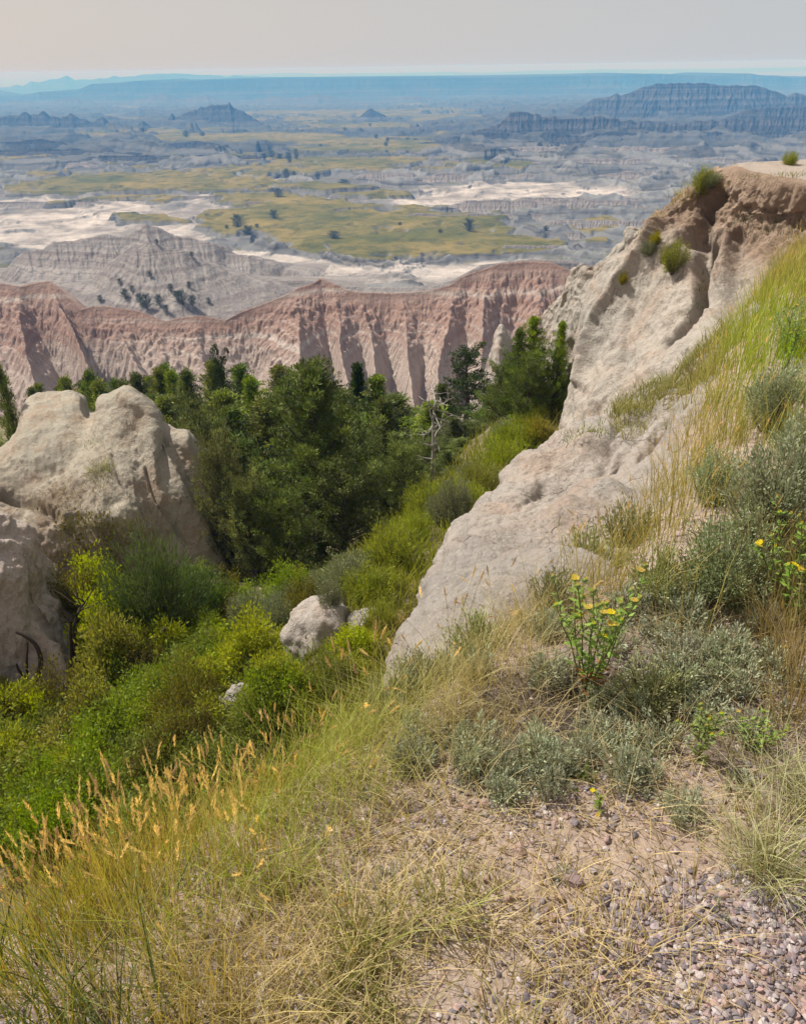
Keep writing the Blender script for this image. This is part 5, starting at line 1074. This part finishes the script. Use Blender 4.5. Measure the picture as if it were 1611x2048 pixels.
# ------------------------------------------------------------------ sage plants and flowers on the rim
proto_shrub('bigsage', 'sage_bush', 'shrub', .6, .34, leafy_shrub('bigsage', 111, .6, .34, 70, 11000, .026, (.28, .34, .18), (.42, .46, .28), M_sage, .6, .42, .5, (.24, .20, .13), .045))
proto_shrub('darksage', 'sage_bush', 'shrub', .5, .36, leafy_shrub('darksage', 112, .5, .36, 70, 10000, .024, (.22, .27, .13), (.34, .38, .21), M_sage, .7, .42, .4, (.20, .16, .11), .045))
for k in range(3): proto_shrub('wort%d' % k, 'sage_plant', 'plant', .12, .11, leafy_shrub('wort', 113 + k, .12, .11, 16, 800, .019, (.29, .33, .21), (.46, .48, .34), M_sage, .5, .32, .3, (.28, .24, .17), .022))
proto_shrub('airy', 'green_weed', 'plant', .25, .16, leafy_shrub('airy', 117, .25, .16, 40, 3200, .019, (.26, .29, .11), (.40, .42, .19), M_sage, .5, .34, .6, (.28, .26, .12), .03))
def fplant(kind, px, py, w, h, label, group=None):
    q = on_ground(px, py); dist = float((q - CAM) @ _f); H, Rr = DIM[kind]; s = w * dist / F / (2 * Rr)
    put(kind, q - np.array([0, 0, .01]), (s, s, h * dist / F / H), random.random() * 6.28, label, group)
fplant('darksage', 1440, 1195, 210, 190, 'dense grey green sage bush on the rim with a dark shaded base'); fplant('bigsage', 1530, 1110, 230, 250, 'broad silvery sage bush behind the yellow flowered weed at the right edge')
fplant('bigsage', 1540, 860, 130, 140, 'pale rounded sage bush high on the grassy shoulder'); fplant('bigsage', 1600, 960, 150, 160, 'silvery sage bush at the right edge above the flowers'); fplant('darksage', 1590, 1180, 160, 120, 'dark sage bush under the yellow flowered weed')
fplant('airy', 1310, 1200, 130, 120, 'airy green weed between tall grass and sage bush'); fplant('airy', 1180, 1180, 150, 130, 'wispy green weed in front of the white clay ridge'); fplant('airy', 1300, 1420, 150, 110, 'fine leaved green weed below the flowering gumweed'); fplant('airy', 1110, 1230, 110, 110, 'wispy weed in the rim grass beside the flowering gumweed'); fplant('bigsage', 1420, 1010, 120, 120, 'small sage bush against the tall golden grass'); fplant('darksage', 1590, 700, 120, 90, 'dark low bush in the bright green grass at the right edge'); fplant('airy', 1250, 1110, 120, 120, 'wispy green weed under the tall golden grass')
fplant('airy', 775, 1352, 120, 120, 'wispy weed hiding the lower end of the white clay ridge'); fplant('airy', 835, 1305, 120, 100, 'wispy weed low against the white clay ridge near its end'); fplant('airy', 930, 1235, 120, 100, 'wispy weed in pale grass along the middle of the white ridge')
G_W = 'grey green sage plants carpeting the rim'; j = 0
while j < 115:
    a, b = g.uniform(700, 1600), g.uniform(1170, 1680)
    dens = np.exp(-(((a - 1230) / 270) ** 2 + ((b - 1430) / 130) ** 2)) + .8 * np.exp(-(((a - 1080) / 170) ** 2 + ((b - 1520) / 60) ** 2)) + .5 * np.exp(-(((a - 860) / 120) ** 2 + ((b - 1530) / 60) ** 2)) + .6 * np.exp(-(((a - 1380) / 160) ** 2 + ((b - 1260) / 60) ** 2))
    if g.random() > dens or (abs(a - 1010) < 170 and abs(b - 1430) < 60): continue
    fplant('wort%d' % (j % 3), a, b, g.uniform(60, 120), g.uniform(34, 80), 'low grey green sage plant carpeting the pebbly rim', G_W); j += 1
for a, b in [(1120, 1760), (780, 1760), (820, 1880), (620, 1700), (560, 1790), (1440, 1830), (740, 1600), (690, 1640)]: fplant('wort%d' % (j % 3), a, b, 60, 34, 'tiny green sprout among straw and pebbles', 'tiny sprouts in the straw'); j += 1

# gumweed with yellow flower heads
def flower_mesh(name, open_, seed):
    q = np.random.default_rng(seed); th = np.linspace(0, math.pi, 7); ph = np.linspace(0, 2 * math.pi, 10, endpoint=False); T, Ph = np.meshgrid(th, ph, indexing='ij')
    V = np.stack([np.sin(T) * np.cos(Ph), np.sin(T) * np.sin(Ph), np.cos(T) * .8], -1).reshape(-1, 3) * .0085; i = np.arange(70).reshape(7, 10); jn = np.roll(i, -1, 1); Fq = np.stack([i[:-1], i[1:], jn[1:], jn[:-1]], -1).reshape(-1, 4)
    cg = np.where(V[:, 2:3] > .0035, np.array([[.55, .42, .02]]) if open_ else np.array([[.30, .36, .05]]), np.array([[.20, .29, .06]]))
    P_ = [(V, Fq, cg)]
    n = 16 if open_ else 6; az = np.arange(n) / n * 6.283 + q.normal(size=n) * .1
    ax = unit(np.stack([np.cos(az), np.sin(az), np.full(n, .35 if open_ else 1.2)], -1)); lv, lf = leaves(q, np.array([[0, 0, .004]]) + ax * .004, ax, .014 if open_ else .007, .0045, np.array([0, 0, 1.])); P_.append((lv, lf, np.broadcast_to(np.array([[.62, .46, .01]]), (len(lv), 3))))
    n = 26; d = rvec(q, n); d[:, 2] = -np.abs(d[:, 2]) * .6 + .1; d = unit(d); lv, lf = leaves(q, d * .007, unit(d + np.array([0, 0, -.3])), .007, .0025); P_.append((lv, lf, np.broadcast_to(np.array([[.22, .33, .07]]), (len(lv), 3))))
    v, f, c = join(P_); return mesh(name, v, f, cols=c, mats=[M_flower], smooth=False)
FL = [flower_mesh('flower_head', True, 5), flower_mesh('flower_head', False, 6)]
def gumweed(px, py, H, Rr, nst, seed, label, nopen=.5, red=True):
    q = np.random.default_rng(seed); L, tips, lb, la, lt = [], [], [], [], []
    for i in range(nst):
        az = i * 2.4 + q.normal() * .3; r = Rr * (.25 + .75 * q.random()); p1 = np.array([math.cos(az) * r, math.sin(az) * r, H * (.62 + .38 * q.random())]); ln = wobble(q, (0, 0, -.01), p1, 7, .05, .06); L.append((ln, np.linspace(.0026, .0014, 7))); tips.append((ln[-1], unit(ln[-1] - ln[-2])))
        for s in np.linspace(.08, .95, 15):
            c = np.array([np.interp(s, np.linspace(0, 1, 7), ln[:, k]) for k in range(3)]); a2 = q.random() * 6.28; lb.append(c); la.append([math.cos(a2), math.sin(a2), .55 * q.random() + .1]); lt.append(s)
        for _ in range(3):
            s = q.uniform(.5, .88); c = np.array([np.interp(s, np.linspace(0, 1, 7), ln[:, k]) for k in range(3)]); e = c + np.array([q.normal() * .035, q.normal() * .035, H * .16]); L.append((wobble(q, c, e, 4, .08), np.linspace(.0015, .001, 4))); tips.append((e, np.array([0, 0, 1.])))
            for _ in range(3): lb.append(c + (e - c) * q.random()); a2 = q.random() * 6.28; la.append([math.cos(a2), math.sin(a2), .4]); lt.append(.9)
    lb, la, lt = np.array(lb), unit(np.array(la)), np.array(lt); n = len(lb); Ls = min(1, .35 + H / .4) * (.026 + .018 * q.random(n)) * (1.2 - .5 * lt)
    V, Fq = leaves(q, lb, la, Ls, Ls * .42, np.array([0, 0, 1.])); col = np.array([.24, .36, .07]) * (.75 + .5 * q.random((n, 1)))
    if red: rd = (lt < .3) & (q.random(n) < .6); col[rd] = np.array([.33, .14, .05]) * (.7 + .6 * q.random((rd.sum(), 1)))
    p = on_ground(px, py); e = link('gumweed', None, None, p); e.empty_display_size = .1; tag(e, label, 'flower')
    v, f = tubes(L, 5); link('stems', mesh('gumweed_stems', v, f, cols=np.broadcast_to(np.array([.17, .19, .07]), (len(v), 3)), mats=[M_leaf]), e); link('foliage', mesh('gumweed_foliage', V, Fq, cols=np.repeat(col, 4, 0), mats=[M_leaf], smooth=False), e)
    for tp, ax in tips:
        o = link('flower_head', FL[0 if q.random() < nopen else 1], e, tp); o.rotation_euler = Vector(ax + q.normal(size=3) * .2).to_track_quat('Z', 'Y').to_euler(); o.scale = (.82 * min(1, max(.5, H / .25)),) * 3
gumweed(1172, 1385, .42, .13, 10, 5, 'green gumweed with yellow flower heads standing in the middle of the rim', .17)
gumweed(1585, 1250, .40, .17, 14, 6, 'large gumweed with yellow flower heads at the right edge before the sage bush', .25, False)
gumweed(1395, 1520, .17, .035, 3, 7, 'slim budding gumweed with a single upright cluster', .05, False); gumweed(1505, 1500, .12, .06, 4, 8, 'short budding gumweed close to the right edge', .05, False)
gumweed(1560, 770, .42, .08, 4, 9, 'slender tall gumweed in the bright grass of the shoulder', .35, False); gumweed(1192, 1625, .06, .01, 1, 10, 'tiny gumweed sprout with one yellow bud on the pebbles', .5, False)
# broad leaved rosette
q = on_ground(1165, 1575); az = np.array([2.6, 1.9, .7, 3.6, 1.2]); ax = unit(np.stack([np.cos(az), np.sin(az), np.array([.35, .5, .5, .3, .7])], -1)); V, Fq = leaves(g, np.zeros((5, 3)), ax, np.array([.075, .085, .06, .05, .07]), .022, np.array([0, 0, 1.]))
tag(link('dock_plant', mesh('dock_plant', V, Fq, cols=np.broadcast_to(np.array([.12, .20, .035]), V.shape), mats=[M_leaf], smooth=False), None, q), 'single green dock plant with broad strap leaves on the pebbles', 'plant')

# ------------------------------------------------------------------ tall single grass stalks that stand out against the gully
ST = []
for k in range(6):
    H = .40; bend = [.04, .10, .02, .16, .07, .12][k]; s = np.linspace(0, 1, 9); ln = np.stack([bend * s ** 2.2, .02 * np.sin(s * 3 + k), H * (s - .1 * bend / .16 * s ** 3)], -1)
    v, f = tubes([(ln, np.linspace(.0011, .0006, 9))], 4); sm = mesh('stalk_stem', v, f, cols=np.broadcast_to(np.array([.33, .26, .08]), v.shape), mats=[M_straw])
    ax = unit(ln[-1:] - ln[-2:-1]); hv, hf, hc_ = seed_heads(g, ln[-1:] - ax * .01, ax, np.array([.056 + .010 * (k % 3)]), .0105, np.array([[.68, .50, .25]]), 110); ST.append((sm, mesh('stalk_seed_head', hv, hf, cols=hc_, mats=[M_straw], smooth=False)))
SRC = {}
def stalk(px, py, h, label, group):
    k = int(g.integers(0, 6)); q = on_ground(px, py); sc_ = h / .45; rz = g.random() * 6.28; rot = (g.normal() * .07, g.normal() * .07, rz)
    if k not in SRC:
        e = link('grass_stalk', None, None, q, rot, sc_); e.empty_display_size = .05; tag(e, label, 'grass stalk', group); link('stem', ST[k][0], e); link('seed_head', ST[k][1], e); SRC[k] = e
    else: clone(SRC[k], q, sc_, rz, label, group, rot)
for j in range(120):
    u = g.random(); a = 20 + 640 * u + g.normal() * 20; b = 1790 - 230 * u + g.normal() * 50
    stalk(a, b, g.uniform(.30, .46) * (1 - .3 * u), 'golden seed head on a tall stalk leaning over the gully at the lower rim', 'tall ripe grass stalks on the lower rim')
for j in range(34):
    u = g.random(); a = 820 + 480 * u; b = 1300 - 280 * u + g.normal() * 25
    stalk(a, b, g.uniform(.26, .42), 'orange tinted seed head on a stalk in front of the white clay ridge', 'ripe grass stalks before the white ridge')
for j in range(16):
    a, b = g.uniform(640, 800), g.uniform(1380, 1450); stalk(a, b, g.uniform(.3, .42), 'golden seed head on a stalk standing before the boulders of the gully', 'ripe grass stalks before the gully boulders')
HAZE, SUN, EXPO = 4.8e-4, 5.0, 0.30
SKY = ((5.5, 5.65, 5.75), (4.15, 4.0, 3.9))
# ------------------------------------------------------------------ haze, sky and sun
SUN_EL, SUN_AZ = R(53), R(-58)           # azimuth measured from the view direction, negative to the left
hz = bpy.data.meshes.new('haze')
x0, x1, y0, y1, z0, z1 = -27000, 27000, -120, 36000, -290, 4.2
hz.from_pydata([(x, y, z) for x in (x0, x1) for y in (y0, y1) for z in (z0, z1)], [], [(0, 1, 3, 2), (4, 6, 7, 5), (0, 4, 5, 1), (2, 3, 7, 6), (0, 2, 6, 4), (1, 5, 7, 3)])
hm = bpy.data.materials.new('haze_air'); hm.use_nodes = True; nt = hm.node_tree; nt.nodes.clear()
o = nt.nodes.new('ShaderNodeOutputMaterial'); pv = nt.nodes.new('ShaderNodeVolumePrincipled')
pv.inputs['Color'].default_value = (.12, .44, 1.0, 1); pv.inputs['Absorption Color'].default_value = (.93, .84, 1, 1)
pv.inputs['Density'].default_value = HAZE; pv.inputs['Anisotropy'].default_value = 0.0
nt.links.new(pv.outputs[0], o.inputs['Volume']); hz.materials.append(hm)
tag(link('haze', hz), 'blue smoky haze over the basin', None, None, 'stuff')

w = bpy.data.worlds.new('World'); sc.world = w; w.use_nodes = True; nt = w.node_tree
bg = nt.nodes['Background']
sky = nt.nodes.new('ShaderNodeTexSky'); sky.sky_type = 'NISHITA'; sky.sun_disc = False
sky.sun_elevation = SUN_EL; sky.sun_rotation = SUN_AZ; sky.altitude = 800; sky.air_density = 1.0; sky.dust_density = 6.0; sky.ozone_density = 1.0
# smoke veil: the blue of the clear sky greyed towards warm white
tc = nt.nodes.new('ShaderNodeTexCoord'); sx = nt.nodes.new('ShaderNodeSeparateXYZ'); nt.links.new(tc.outputs['Generated'], sx.inputs[0])
rmp = nt.nodes.new('ShaderNodeValToRGB'); nt.links.new(sx.outputs[2], rmp.inputs[0])
e = rmp.color_ramp.elements; e[0].position = 0.0; e[0].color = (*SKY[0], 1); e[1].position = .16; e[1].color = (*SKY[1], 1)
mx = nt.nodes.new('ShaderNodeMix'); mx.data_type = 'RGBA'; mx.inputs[0].default_value = .82
nt.links.new(sky.outputs[0], mx.inputs[6]); wm = nt.nodes.new('ShaderNodeMix'); wm.data_type = 'RGBA'; wm.blend_type = 'MULTIPLY'; wm.inputs[0].default_value = 1.0
tint = nt.nodes.new('ShaderNodeValToRGB'); tm = nt.nodes.new('ShaderNodeMapRange'); nt.links.new(sx.outputs[0], tm.inputs[0]); tm.inputs[1].default_value = -.55; tm.inputs[2].default_value = .55; nt.links.new(tm.outputs[0], tint.inputs[0])
te = tint.color_ramp.elements; te[0].color = (1.11, .98, .89, 1); te[1].color = (.93, .98, 1.03, 1)
nt.links.new(rmp.outputs[0], wm.inputs[6]); nt.links.new(tint.outputs[0], wm.inputs[7]); nt.links.new(wm.outputs[2], mx.inputs[7]); nt.links.new(mx.outputs[2], bg.inputs[0])
bg.inputs[1].default_value = .10
sl = bpy.data.lights.new('sun', 'SUN'); sl.energy = SUN; sl.angle = R(1.0); sl.color = (1, .94, .85)
so = bpy.data.objects.new('sun', sl); COL.objects.link(so)
d = Vector((math.sin(SUN_AZ) * math.cos(SUN_EL), math.cos(SUN_AZ) * math.cos(SUN_EL), math.sin(SUN_EL)))
so.rotation_euler = d.to_track_quat('Z', 'Y').to_euler(); so.location = (0, 0, 60)
sc.view_settings.view_transform = 'Standard'; sc.view_settings.look = 'None'; sc.view_settings.exposure = EXPO; sc.view_settings.gamma = 1.0
sc.view_settings.use_curve_mapping = False
sc.render.engine = 'CYCLES'
cy = sc.cycles
cy.max_bounces = 6; cy.diffuse_bounces = 3; cy.transmission_bounces = 3; cy.transparent_max_bounces = 8; cy.volume_bounces = 0
cy.use_denoising = True; cy.denoiser = 'OPENIMAGEDENOISE'; cy.denoising_prefilter = 'ACCURATE'; cy.sample_clamp_indirect = 4
sc.render.use_persistent_data = False
